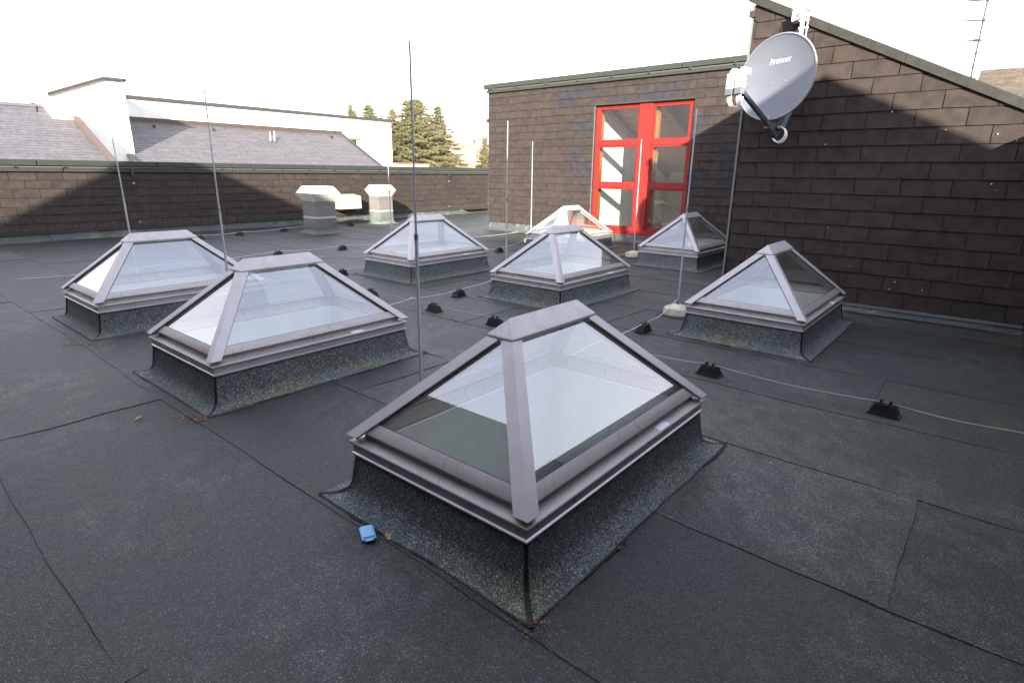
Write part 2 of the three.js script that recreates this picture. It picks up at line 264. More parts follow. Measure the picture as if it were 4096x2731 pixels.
// ---------------------------------------------------------------- building with the satellite dish (gable wall at a = A1)
const vTop = (b) => 3.671 + 0.489 * (b - 1.154);
const gable = thing('slate_clad_building', 'slate clad building with sloping verge and grey satellite dish on its wall', 'building', [0, 0, 0]);
{
  const b0 = B4, b1 = 1.775, A3 = A2 + 0.02, bk = new MB();
  const pts = [[b0, -0.4], [b1, -0.4], [b1, vTop(b1) - 0.05], [b0, vTop(b0) - 0.05]];
  bk.poly(pts.map(([b, h]) => [A1, b, h]).reverse()); bk.quad([A1, b1, -0.4], [A3, b1, -0.4], [A3, b1, vTop(b1) - 0.05], [A1, b1, vTop(b1) - 0.05]); bk.quad([A3, b0, -0.4], [A1, b0, -0.4], [A1, b0, vTop(b0) - 0.05], [A3, b0, vTop(b0) - 0.05]);
  bk.poly(pts.map(([b, h]) => [A3 + 2, b, h]));
  bk.build('wall', backing, gable);
  slates(gable, (s, t, n) => [A1 - n, s, t], true, { s0: b0 + 0.005, s1: b1, t0: 0.108, t1: 4.1, shift: 0.18, top: (s) => vTop(s) - 0.11, mat: anyBrown, chamfer: true });
  slates(gable, (s, t, n) => [s, b1 + n, t], true, { s0: A1, s1: A3 - 0.02, t0: 0.108, t1: vTop(b1) - 0.12, shift: 0.1, mat: anyBrown });
  const roofM = M({ map: slateTex[1], color: lin(0.13, 0.12, 0.115) });
  const r = new MB(), bL = -6; r.quad([A1 - 0.02, bL, vTop(bL) - 0.03], [A3 + 3, bL, vTop(bL) - 0.03], [A3 + 3, b1 + 0.02, vTop(b1) - 0.02], [A1 - 0.02, b1 + 0.02, vTop(b1) - 0.02]);
  r.quad([A1 - 0.02, bL, vTop(bL) - 0.1], [A1 - 0.02, bL, vTop(bL) - 0.03], [A3 + 3, bL, vTop(bL) - 0.03], [A3 + 3, bL, vTop(bL) - 0.1]); r.build('roof', roofM, gable);
  // verge flashing in lengths, weathered green metal
  const vt = M({ map: concTex, bumpMap: slateBump, bumpScale: 0.001, color: lin(0.03, 0.03, 0.026), roughness: 0.75 });
  let x = 1.86; for (const len of [1.9, 2.0, 2.0, 2.0]) {
    const y = x - len, v = new MB(), o = 0.055, g = (b, dh, n) => [A1 - n, b, vTop(b) + dh]; x -= 0.0;
    v.quad(g(y, -0.1, o), g(y, 0, o), g(x, 0, o), g(x, -0.1, o)); v.quad(g(y, 0, o), g(y, 0.012, o - 0.02), g(x, 0.012, o - 0.02), g(x, 0, o)); v.quad(g(y, 0.012, o - 0.02), g(y, 0.012, -0.16), g(x, 0.012, -0.16), g(x, 0.012, o - 0.02));
    v.quad(g(y, -0.1, 0.01), g(y, -0.1, o), g(x, -0.1, o), g(x, -0.1, 0.01)); v.quad(g(x, -0.1, 0.01), g(x, -0.1, o), g(x, 0, o), g(x, 0, 0.01)); v.quad(g(y, -0.1, o), g(y, -0.1, 0.01), g(y, 0, 0.01), g(y, 0, o));
    v.build('verge_flashing', vt, gable); x = y - 0.004;
  }
  new MB().box(A1 - 0.03, A1 - 0.004, b1 + 0.004, b1 + 0.03, 0.1, 3.86).build('corner_strip', galvDull, gable);
  new MB().box(A1 - 0.05, A1 - 0.02, b1 - 0.02, b1 + 0.06, 3.72, 3.8).build('gutter_end', capMat, gable);
  new MB().box(A1 - 0.045, A1 - 0.005, b0, b1 - 0.02, 0.062, 0.1).build('base_strip', galv, gable);
}
function upstand(parent, along, s0, s1, out, rise, step) {            // bitumen sheets turned up the foot of a wall; along(s, n, h)
  const prof = [[0.2, 0.016], [0.14, 0.02], [0.085, 0.036], [0.045, 0.08], [0.02, 0.14], [0.006, 0.2]].map(([d, h]) => [d, 0.014 + (h - 0.016) * (rise - 0.014) / 0.184]);
  for (let s = s0, i = 0; s < s1 - 0.05; s += step, i++) {
    const e = Math.min(s + step + 0.04, s1), m = new MB(), n = Math.max(2, Math.round((e - s) / 0.12)), bow = 0.004 * (i % 2); m.f = (v) => stain(v[0] + 3, v[1] - 5, 1).map((c) => c * 1.02); m.ou = rr(0, 4);
    const P = (k, j) => { const q = s + (e - s) * k / n; return along(q, (prof[j][0] + (fbm(q * 2, j * 0.5, 33, 2) - 0.5) * 0.03 * (j < 3 ? 1 : 0.2)) * out / 0.2 + bow, prof[j][1] + bow); };
    for (let k = 0; k < n; k++) for (let j = 0; j + 1 < prof.length; j++) m.quad(P(k, j), P(k + 1, j), P(k + 1, j + 1), P(k, j + 1));
    const o = m.build('upstand_sheet', upMats[i % 3], parent, 0.9), b = new MB();
    for (let j = 0; j + 1 < prof.length; j++) { const lo = P(0, j), hi = P(0, j + 1), q = along(s - 0.018, prof[j][0] * out / 0.2 + 0.003, prof[j][1] + 0.003), r = along(s - 0.016, prof[j + 1][0] * out / 0.2 + 0.003, prof[j + 1][1] + 0.003); b.quad(q, lo, hi, r); }
    b.build('tar_bead', bitumenMat, o);
  }
}
{ const m = new MB(); for (let i = 0; i < 13; i++) { const b = rr(-1.6, 1.2), h = rr(0.3, Math.min(2.9, vTop(b) - 0.3)), r = rr(0.003, 0.006); m.box(A1 - 0.034, A1 - 0.031 + 0.008, b - r, b + r, h - r * 1.3, h + r); } kind(m.build('lime_specks', M({ color: lin(0.6, 0.6, 0.58) }), gable), 'stuff'); }
upstand(gable, (s, n, h) => [A1 - n, -s, h], -1.8, -B4, 0.2, 0.075, 1.6);

// ---------------------------------------------------------------- building with the red window (wall at a = A2)
const win = [4.54, 7.17, 0.2, 3.36];
const hall = thing('slate_clad_building', 'slate clad building with a tall red framed window of six panes', 'building', [0, 0, 0]);
{
  const bL = 10.83, top = 4.12, m = new MB(), N = A2 + 0.25, b0 = 1.8;
  m.box(A2, N, win[1], bL, -0.4, top - 0.02).box(A2, N, b0, win[0], -0.4, top - 0.02).box(A2, N, win[0], win[1], win[3], top - 0.02).box(A2, N, win[0], win[1], -0.4, win[2] - 0.02);
  m.box(N, 17.4, bL - 0.25, bL, -0.4, top - 0.9).build('wall', backing, hall);
  const newer = (x, t, n, i) => {                                     // replaced purple and grey slates round the window
    const c = x + 0.25, nearTop = t > 3.3 && c < 8.4 && c > 2.6, nearLeft = c > 7.0 && c < 7.9, h = hash(n, i, 77);
    if (t > 3.75 && c < 8.4 && c > 2.6) return h > 0.2 ? purpleSlates[0] : anyBrown(x, t, n, i);
    if (nearTop) return h > 0.72 ? purpleSlates[0] : h > 0.35 ? purpleSlates[1 + (n % 2)] : anyBrown(x, t, n, i);
    if (nearLeft && h > 0.35) return h > 0.75 ? purpleSlates[0] : purpleSlates[1 + (n % 2)];
    if (c < 4.6 && h > 0.8) return purpleSlates[0];
    return anyBrown(x, t, n, i);
  };
  slates(hall, (s, t, n) => [A2 - n, s, t], true, { s0: 2.2, s1: bL, t0: 0.256, t1: 3.92, e: 0.194, w: 0.5, shift: 0.1, hole: win, mat: newer });
  slates(hall, (s, t, n) => [s, win[1] - n + 0.018, t], false, { s0: A2, s1: A2 + 0.1, t0: 0.256, t1: win[3], e: 0.29, w: 0.5, mat: (x, t, n, i) => purpleSlates[1 + (i % 2)], name: 'reveal_slate' });
  new MB().box(A2 - 0.03, A2 - 0.024, win[0] - 0.02, win[1] + 0.02, win[3] - 0.012, win[3] + 0.03).box(A2 - 0.024, A2 + 0.1, win[0], win[1], win[3] - 0.012, win[3] - 0.006).build('lintel_flashing', capMat, hall);
  new MB().box(A2 - 0.022, A2 + 0.0, win[1] - 0.006, win[1] + 0.006, 0.25, win[3] - 0.012).build('corner_strip', galvDull, hall);
  // eaves: capping in lengths, vent slot with a wire on clips, lower strip
  for (let b = bL + 0.1; b > 1.9; b -= 2.02) { const e = Math.max(b - 2.0, 1.82); new MB().bbox(A2 - 0.11, A2 + 0.4, e, b, 4.0, top, 0.006).build('eaves_capping', capMat, hall); }
  new MB().box(A2 - 0.045, A2, 1.82, bL, 3.95, 4.0).build('vent_slot', slotMat, hall);
  new MB().bbox(A2 - 0.075, A2 - 0.0, 1.82, bL + 0.03, 3.885, 3.955, 0.005).build('lower_strip', capMat, hall);
  new MB().tube([[A2 - 0.1, 1.85, 3.972], [A2 - 0.1, bL - 0.4, 3.974], [A2 - 0.1, bL - 0.1, 3.99]], 0.006, 6).build('conductor_wire', galvDull, hall);
  for (let b = bL - 0.1, i = 0; b > 2; b -= i++ === 1 ? 1.05 : 1.0) new MB().box(A2 - 0.115, A2 - 0.085, b - 0.02, b + 0.02, 3.955, 4.0).build('wire_clip', capMat, hall);
  new MB().box(A2 + 0.0, 17.4, bL - 0.02, bL + 0.1, 3.1, 3.2).box(A2, A2 + 0.35, bL - 0.3, bL + 0.02, top, top + 0.012).build('side_gutter', capMat, hall);
  const r = new MB(), z = (a) => 4.06 - 0.45 * (a - A2); for (const [p, q] of [[1.8, 3.0], [4.35, bL]]) r.quad([A2 + 0.3, p, z(A2 + 0.3) + 0.1], [17.4, p, z(17.4)], [17.4, q, z(17.4)], [A2 + 0.3, q, z(A2 + 0.3) + 0.1]); new MB().quad([A2 + 0.3, 3.0, z(A2 + 0.3) + 0.1], [17.4, 3.0, z(17.4)], [17.4, 4.35, z(17.4)], [A2 + 0.3, 4.35, z(A2 + 0.3) + 0.1]).build('roof_window', windowGlass, hall).castShadow = false; r.quad([A2, 1.8, top - 0.02], [A2 + 0.3, 1.8, z(A2 + 0.3) + 0.1], [A2 + 0.3, bL, z(A2 + 0.3) + 0.1], [A2, bL, top - 0.02]).build('roof', M({ map: slateTex[1], color: lin(0.13, 0.12, 0.115) }), hall);
  upstand(hall, (s, n, h) => [A2 - n, -s, h], -bL + 0.05, -7.0, 0.28, 0.24, 1.02);
  upstand(hall, (s, n, h) => [A2 - n, -s, h], -7.0, -2.0, 0.22, 0.2, 1.7);
  // the room behind the window
  const inn = new MB(), zc = (a) => 3.62 - 0.43 * (a - 11.9), aR = 16.2;
  inn.poly([[11.98, 7.24, 0.1], [aR, 7.24, 0.1], [aR, 7.24, zc(aR)], [11.98, 7.24, zc(11.98)]]); inn.build('inner_wall', plaster, hall); new MB().poly([[11.98, 3.0, 0.1], [11.98, 3.0, zc(11.98)], [aR, 3.0, zc(aR)], [aR, 3.0, 0.1]]).quad([aR, 3.0, 0.1], [aR, 3.0, zc(aR)], [aR, 7.24, zc(aR)], [aR, 7.24, 0.1]).build('inner_panelling', M({ map: whiteTex, color: lin(0.5, 0.48, 0.44), roughness: 0.8 }), hall);
  new MB().quad([11.9, 3, 0.1], [aR, 3, 0.1], [aR, 7.24, 0.1], [11.9, 7.24, 0.1]).build('inner_floor', M({ color: lin(0.55, 0.5, 0.44) }), hall);
  for (let i = 0; i < 30; i++) { const a = 11.98 + i * 0.14, b = a + 0.134, v = new MB(); if (b > aR) break; v.ou = i * 0.7; v.quad([a, 4.35, zc(a)], [a, 7.24, zc(a)], [b, 7.24, zc(b)], [b, 4.35, zc(b)], [0, 0], [0, 2.9], [0.13, 2.9], [0.13, 0]); v.quad([b, 4.35, zc(b)], [b, 7.24, zc(b)], [b, 7.24, zc(b) + 0.02], [b, 4.35, zc(b) + 0.02]); v.build('ceiling_board', woodMat, hall); }
  new MB().quad([11.9, 4.35, zc(11.9) + 0.025], [aR, 4.35, zc(aR) + 0.025], [aR, 7.24, zc(aR) + 0.025], [11.9, 7.24, zc(11.9) + 0.025]).build('ceiling', backing, hall);
  for (const b of [7.1, 5.53]) { const v = new MB(); for (const q of [0, 0.12]) v.quad([12.0, b + q, zc(12.0) - 0.16], [12.0, b + q, zc(12) - 0.002], [aR, b + q, zc(aR) - 0.002], [aR, b + q, zc(aR) - 0.16]); v.quad([12, b, zc(12) - 0.16], [12, b + 0.12, zc(12) - 0.16], [aR, b + 0.12, zc(aR) - 0.16], [aR, b, zc(aR) - 0.16]); v.build('rafter', woodMat, hall); new MB().box(11.97, 12.09, b - 0.01, b + 0.1, 0.1, 3.4).build('post', woodMat, hall); }
  // the window
  const wn = new THREE.Group(); wn.name = 'window'; hall.add(wn);
  const f0 = A2 + 0.06, f1 = A2 + 0.14, [w0, w1, z0, z1] = win, mb0 = 5.46, mb1 = 6.03;
  const bar = (n, b0_, b1_, h0, h1, d = 0, p = wn) => new MB().bbox(f0 - d, f1, b0_, b1_, h0, h1, 0.006).build(n, redMat, p);
  bar('jamb', w1 - 0.09, w1 - 0.002, z0 + 0.02, z1 - 0.015); bar('jamb', w0 + 0.002, w0 + 0.09, z0 + 0.02, z1 - 0.015); bar('mullion', mb0 + 0.12, mb1 - 0.1, z0 + 0.05, z1 - 0.016, 0.03);
  bar('head', w0 + 0.09, mb0 + 0.12, z1 - 0.07, z1 - 0.015, -0.004); bar('head', mb1 - 0.1, w1 - 0.09, z1 - 0.07, z1 - 0.015, -0.004); bar('sill', w0 + 0.002, w1 - 0.002, z0 - 0.01, z0 + 0.1, 0.05); bar('bottom_rail', w0 + 0.09, w1 - 0.09, z0 + 0.1, 0.36, 0.012);
  const glassA = A2 + 0.1;
  for (const [x, y] of [[w0 + 0.09, mb0 + 0.12], [mb1 - 0.1, w1 - 0.09]]) {
    const hs = [0.36, 1.36, 2.385, z1 - 0.07];
    for (let i = 0; i < 3; i++) {
      const lo = hs[i] + (i ? 0.1 : 0.0), hi = hs[i + 1], k = 0.045, c = new THREE.Group(); c.name = 'casement'; wn.add(c);
      const frame = (p, q, r, s) => new MB().bbox(f0 + 0.012, f1 - 0.01, p, q, r, s, 0.005).build('casement_bar', redMat, c);
      frame(x, x + k, lo, hi); frame(y - k, y, lo, hi); frame(x + k, y - k, lo, lo + k); frame(x + k, y - k, hi - k, hi);
      const g = new MB().quad([glassA, x + k, lo + k], [glassA, y - k, lo + k], [glassA, y - k, hi - k], [glassA, x + k, hi - k]).build('pane', windowGlass, c);
      g.castShadow = false;
      if (i) bar('transom', x, y, hs[i], hs[i] + 0.1, 0.004);
    }
  }
}

// ---------------------------------------------------------------- parapet on the left (wall at b = B1)
const parapet = thing('parapet_wall', 'long slate clad parapet wall under a green metal capping', 'parapet', [0, 0, 0]);
{
  const a0 = -5.6, a1 = 17.5;
  new MB().box(a0, a1, B1, B1 + 0.3, -0.4, 1.74).build('wall', backing, parapet);
  slates(parapet, (s, t, n) => [s, B1 - n, t], false, { s0: 0.6, s1: 17.4, t0: 0.225, t1: 1.58, e: 0.198, shift: 0.3, mat: (x, t, n, i) => i === 0 ? brownSlates[n % 2 ? 2 : 4] : i < 6 && hash(n, i, 31) > 0.45 ? purpleSlates[2] : anyBrown(x, t, n, i) });
  for (let a = a0; a < a1; a += 2.52) new MB().bbox(a, Math.min(a + 2.5, a1), B1 - 0.1, B1 + 0.34, 1.735, 1.865, 0.007).build('capping', capMat, parapet);
  new MB().box(a0, a1, B1 - 0.035, B1, 1.69, 1.74).build('vent_slot', slotMat, parapet);
  for (let a = a0; a < a1; a += 4.02) new MB().bbox(a, Math.min(a + 4, a1), B1 - 0.07, B1, 1.6, 1.69, 0.006).build('lower_strip', capMat, parapet);
  new MB().tube([[a0, B1 - 0.09, 1.712], [5, B1 - 0.09, 1.708], [a1, B1 - 0.09, 1.712]], 0.007, 6).build('conductor_wire', galvDull, parapet);
  for (let a = 0.6; a < a1; a += 0.92) new MB().box(a - 0.018, a + 0.018, B1 - 0.105, B1 - 0.07, 1.69, 1.735).build('wire_clip', capMat, parapet);
  for (const a of [3.86, 15.1]) { const d = new THREE.Group(); d.name = 'down_lead'; parapet.add(d); new MB().box(a - 0.03, a + 0.03, B1 - 0.12, B1 - 0.07, 1.5, 1.7).build('bracket', capMat, d); new MB().tube([[a, B1 - 0.06, 1.55], [a + 0.01, B1 - 0.05, 0.9], [a, B1 - 0.05, 0.25], [a, B1 - 0.3, 0.03]], 0.005, 6).build('wire', capMat, d); for (const h of [1.33, 0.35]) new MB().bbox(a - 0.025, a + 0.025, B1 - 0.07, B1 - 0.03, h - 0.02, h + 0.02).build('clamp', galv, d); }
  new MB().box(0, 15.7, B1 - 0.05, B1 - 0.02, 0.185, 0.215).build('base_strip', capMat, parapet);
  const nails = new MB(); for (let a = 0.9; a < 15.6; a += 0.5) for (const d of [-0.06, 0.06]) nails.box(a + d - 0.006, a + d + 0.006, B1 - 0.026, B1 - 0.018, 0.3, 0.312); kind(nails.build('nail_heads', galv, parapet), 'stuff');
  upstand(parapet, (s, n, h) => [s, B1 - n, h], -1.2, 17.4, 0.24, 0.22, 1.04);
  new MB().box(15.9, 17.4, B1 - 0.32, B1 - 0.03, 0.2, 0.24).build('ledge_flashing', brownSlates[2], parapet);
}

// ---------------------------------------------------------------- skylights
const U0 = (d) => [[d, d], [L - d, d], [L - d, W - d], [d, W - d]];
function ringSide(k, prof, n = 1, disp) {                             // one mitred side of a rectangular ring; prof: [inset, h] going up
  const m = new MB(), P = (i, j) => { const c = U0(prof[j][0]), p = c[k], q = c[(k + 1) % 4], t = i / n, v = [p[0] + (q[0] - p[0]) * t, p[1] + (q[1] - p[1]) * t, prof[j][1]]; return disp ? disp(v, t, j) : v; };
  for (let i = 0; i < n; i++) for (let j = 0; j + 1 < prof.length; j++) m.quad(P(i, j), P(i + 1, j), P(i + 1, j + 1), P(i, j + 1), [i / n * 1.8, prof[j][0] + prof[j][1]], [(i + 1) / n * 1.8, prof[j][0] + prof[j][1]], [(i + 1) / n * 1.8, prof[j + 1][0] + prof[j + 1][1]], [i / n * 1.8, prof[j + 1][0] + prof[j + 1][1]]);
  return m;
}
const stickerTex = (() => { const c = document.createElement('canvas'); c.width = 256; c.height = 96; const g = c.getContext('2d'); g.fillStyle = '#e6e6ea'; g.fillRect(0, 0, 256, 96); g.fillStyle = '#8a8a92'; for (let i = 0; i < 5; i++) { let x = 10; while (x < (i < 2 ? 150 : 235)) { const w = 6 + ((x * 7 + i * 13) % 17); g.fillRect(x, 14 + i * 15, w, 4); x += w + 5; } } g.fillStyle = '#26262c'; g.fillRect(205, 8, 34, 10); g.fillRect(214, 22, 20, 10); const t = new THREE.CanvasTexture(c); t.colorSpace = THREE.SRGBColorSpace; return t; })();
const stickerMat = M({ map: stickerTex, roughness: 0.5 });
const proto = {};
function skylight(i, label) {
  const [a, b] = skySpots[i], o = thing('glass_skylight', label, 'skylight', [a, b, 0], 'hipped glass skylights in rows on the flat roof');
  // bitumen flashing, different on each one
  const prof = [[-0.14, 0.006], [-0.138, 0.017], [-0.1, 0.019], [-0.062, 0.026], [-0.026, 0.048], [-0.011, 0.09], [0.0, 0.17], [0.012, 0.262], [0.05, 0.263]];
  for (let k = 0; k < 4; k++) {
    const s = i * 4 + k, m0 = ringSide(k, prof, 22, (v, t, j) => { const n = (fbm(v[0] * 2.2 + s, v[1] * 2.2, 71 + s, 3) - 0.5) * (j < 4 ? 0.035 : 0.01) * smooth(0, 0.12, t) * smooth(1, 0.88, t), out = [[0, -1], [1, 0], [0, 1], [-1, 0]][k], f = j < 2 ? 1 : j < 6 ? 0.7 : 0.25; return [v[0] + out[0] * n * f, v[1] + out[1] * n * f, v[2] + (j > 1 && j < 5 ? (fbm(v[0] * 3, v[1] * 3, s, 2) - 0.5) * 0.012 : 0)]; });
    const m = new MB(); m.f = (v) => { const q = 0.97 + 0.16 * (fbm((v[0] + a) * 5, (v[1] + b) * 5 + v[2] * 9, 8, 3) - 0.5), c = [q, q, q], mo = smooth(0.5, 0.68, fbm((v[0] + a) * 3, (v[1] + b) * 3 + v[2] * 5, 90, 4)) * (v[2] < 0.07 ? 1 : 0.15); return [c[0] * (0.98 + 0.12 * mo), c[1] * (1.02 + 0.08 * mo), c[2] * (1.06 - 0.3 * mo)]; };
    for (let q = 0; q < m0.p.length; q += 9) { const P = (r) => [m0.p[q + r * 3], -m0.p[q + r * 3 + 2], m0.p[q + r * 3 + 1]]; m.tri(P(0), P(1), P(2)); }
    m.build('flashing_sheet', curbMats[s % 3], o, 0.9);
  }
  for (let k = 0; k < 4; k++) {                                       // tar squeezed out round the flange
    const m = new MB(), s = i * 4 + k, n = 90, out = [[0, -1], [1, 0], [0, 1], [-1, 0]][k], c = U0(-0.137), p = c[k], q = c[(k + 1) % 4];
    const P = (t, e) => { const x = p[0] + (q[0] - p[0]) * t, y = p[1] + (q[1] - p[1]) * t, nz = (fbm(x * 2.2 + s, y * 2.2, 71 + s, 3) - 0.5) * 0.035 * smooth(0, 0.12, t) * smooth(1, 0.88, t), w = nz + e; return [x + out[0] * w, y + out[1] * w, e > 0 ? 0.0135 : 0.0185]; };
    const wid = (t) => Math.max(0.0008, 0.002 + 0.035 * (fbm(t * 9 + s * 3, 4, 7, 4) - 0.47));
    for (let j = 0; j < n; j++) { const t0 = j / n, t1 = (j + 1) / n; m.quad(P(t0, wid(t0)), P(t1, wid(t1)), P(t1, -0.003), P(t0, -0.003)); }
    m.build('tar_edge', bitumenMat, o);
  }
  for (let k = 0; k < 4; k++) {                                       // tarred corner seams
    const m = new MB(), c = [[0, 0, -1, -1], [L, 0, 1, -1], [L, W, 1, 1], [0, W, -1, 1]][k];
    const P = (j, w) => { const [d, h] = prof[j], q = 0.002 + 0.009 * fbm(h * 30 + i * 5 + k, 2, 3, 2); const e = -d + 0.003; return [c[0] + c[2] * e + w * c[2] * -q, c[1] + c[3] * e + w * c[3] * q, h + 0.002]; };
    for (let j = 1; j < 7; j++) m.quad(P(j, -1), P(j, 1), P(j + 1, 1), P(j + 1, -1));
    m.build('corner_seam', bitumenMat, o);
  }
  const add = (name, key, make, mat, crease, parent = o) => { proto[key] ??= make().geometry(crease); const m = flag(new THREE.Mesh(proto[key], mat)); m.name = name; parent.add(m); return m; };
  for (let k = 0; k < 4; k++) {
    const st = add('clamp_strip', 'strip' + k, () => ringSide(k, [[0.014, 0.248], [-0.002, 0.249], [-0.006, 0.254], [-0.005, 0.261], [0.003, 0.266], [0.004, 0.314], [0.02, 0.316]]), stripMat, 0.7);
    add('screws', 'scr' + k, () => { const m = new MB(), c = U0(0.004), p = c[k], q = c[(k + 1) % 4], len = k % 2 ? W : L, n = Math.round(len / 0.3), out = [[0, -1], [1, 0], [0, 1], [-1, 0]][k]; for (let t = 0; t <= n; t++) { const f = 0.04 + 0.92 * t / n, x = p[0] + (q[0] - p[0]) * f, y = p[1] + (q[1] - p[1]) * f; m.tube([[x, y, 0.29], [x + out[0] * 0.006, y + out[1] * 0.006, 0.29]], 0.007, 8, 0.005); } return m; }, galv, 0, st).userData.kind = 'stuff';
    add('drip_sill', 'sill' + k, () => ringSide(k, [[0.03, 0.306], [0.006, 0.312], [-0.011, 0.317], [-0.013, 0.325], [-0.009, 0.33], [0.046, 0.341], [0.05, 0.346], [0.05, 0.392]]), railMat, 0.5);
    add('lower_rail', 'rail' + k, () => ringSide(k, [[0.1, 0.345], [0.049, 0.377], [0.032, 0.379], [0.027, 0.385], [0.03, 0.393], [0.073, 0.436], [0.077, 0.427], [0.08, 0.385], [0.1, 0.345]]), railMat, 0.5);
    add('rail_gasket', 'gask' + k, () => ringSide(k, [[0.073, 0.4345], [0.0785, 0.437], [0.0795, 0.429]]), gasket, 0);
    // glass
    const pane = add('glass_pane', 'pane' + k, () => {
      const m = new MB(), gp = 0.02, z = (d) => d + 0.352, d0 = 0.06;
      const at = (d, s) => { const c = U0(d), p = c[k], q = c[(k + 1) % 4], l = Math.hypot(q[0] - p[0], q[1] - p[1]), f = s < 0 ? gp / l : 1 - gp / l; return [p[0] + (q[0] - p[0]) * f, p[1] + (q[1] - p[1]) * f, z(d)]; };
      return k % 2 ? m.tri(at(d0, -1), at(d0, 1), [...at(W / 2 - gp - 0.001, -1).slice(0, 1), W / 2, z(W / 2 - gp)]) : m.quad(at(d0, -1), at(d0, 1), at(0.57, 1), at(0.57, -1));
    }, glassMat, 0);
    pane.castShadow = false;
    add('ridge_cap', 'cap' + k, () => ringSide(k, [[0.525, 0.884], [0.512, 0.89], [0.51, 0.905], [0.513, 0.911], [W / 2 - 0.0005, 0.9925]]), frameMat, 0.3);
    add('shaft_wall', 'shaft' + k, () => ringSide(k, [[0.11, -0.85], [0.11, 0.335], [0.06, 0.34]]), shaftMat, 0);
    const [cx, cy, sx, sy] = [[0, 0, 1, 1], [L, 0, -1, 1], [L, W, -1, -1], [0, W, 1, -1]][k];
    const hip = (m, t, w, n, side) => { const q = w / Math.sqrt(6), d = side ? [-q, 2 * q, -q] : [2 * q, -q, -q], nn = side ? [-n / Math.SQRT2, 0, n / Math.SQRT2] : [0, -n / Math.SQRT2, n / Math.SQRT2], h0 = 0.352 + 0.012; return [cx + sx * (t + d[0] + nn[0]), cy + sy * (t + d[1] + nn[1]), h0 + t + d[2] + nn[2]]; };
    const mir = sx * sy < 0, face = (m, p, q, r, s) => mir ? m.quad(s, r, q, p) : m.quad(p, q, r, s);
    add('hip_bar', 'hip' + k, () => {
      const m = new MB(), t0 = -0.02, t1 = 0.54, w = 0.055;
      const top = (t) => [cx + sx * t, cy + sy * t, 0.352 + 0.012 + t + 0.024];
      for (const side of [0, 1]) { const ts = w / Math.sqrt(6) - 0.008, a0 = hip(m, ts, w, 0.013, side), a1 = hip(m, t1, w, 0.013, side), e0 = hip(m, ts, w, 0, side), e1 = hip(m, t1, w, 0, side), i1 = hip(m, t1, w - 0.03, -0.05, side);
        const F = (p, q, r, s) => side ? face(m, s, r, q, p) : face(m, p, q, r, s);
        F(top(t0), a0, a1, top(t1)); F(a0, e0, e1, a1);
        const u0 = hip(m, 0.06, w - 0.012, -0.008, side), u1 = hip(m, t1, w - 0.012, -0.008, side), v0 = hip(m, 0.06, w - 0.03, -0.05, side), v1 = i1; F(u0, v0, v1, u1);
        m.tri(top(t0), e0, a0); const c0 = [cx + sx * 0.012, cy + sy * 0.012, 0.348]; m.tri(top(t0), e0, c0); m.tri(c0, e0, [cx + sx * (side ? 0.02 : 0.09), cy + sy * (side ? 0.09 : 0.02), 0.35]); const w0 = [cx + sx * 0.1, cy + sy * 0.1, 0.37], w1 = [cx + sx * 0.56, cy + sy * 0.56, 0.83]; F(v0, w0, w1, v1);
      }
      return m;
    }, frameMat, 0);
    add('hip_gasket', 'hg' + k, () => { const m = new MB(); for (const side of [0, 1]) { const p = hip(m, 0.06, 0.0595, -0.006, side), q = hip(m, 0.53, 0.0595, -0.006, side), r = hip(m, 0.06, 0.054, 0.005, side), s = hip(m, 0.53, 0.054, 0.005, side); m.quad(p, r, s, q); } return m; }, gasket, 0);
  }
  add('shaft_floor', 'sfloor', () => new MB().quad([0.1, 0.1, -0.84], [L - 0.1, 0.1, -0.84], [L - 0.1, W - 0.1, -0.84], [0.1, W - 0.1, -0.84]), shaftMat, 0);
  add('label_sticker', 'stick', () => { const z = (d) => 0.33 + (d + 0.009) * 0.2 + 0.002; return new MB().quad([1.2, -0.004, z(-0.004)], [1.32, -0.004, z(-0.004)], [1.32, 0.036, z(0.036)], [1.2, 0.036, z(0.036)], [0, 0], [1, 0], [1, 1], [0, 1]); }, stickerMat, 0);
  return o;
}
const skyLabels = ['hipped glass skylight with a blue plastic piece lying against its flashing', 'hipped glass skylight in the middle of the row that starts with the blue piece', 'hipped glass skylight ending the row nearest the long parapet, opposite its shaded part', 'hipped glass skylight mirroring the dish wall, a round concrete foot at its corner', 'hipped glass skylight in the middle of the eight, ringed by other skylights', 'hipped glass skylight standing in front of the two roof ventilators', 'hipped glass skylight half in front of the red window and tucked beside the dish wall', 'sunlit hipped glass skylight at the foot of the red window'];
skySpots.forEach((_, i) => skylight(i, skyLabels[i]));

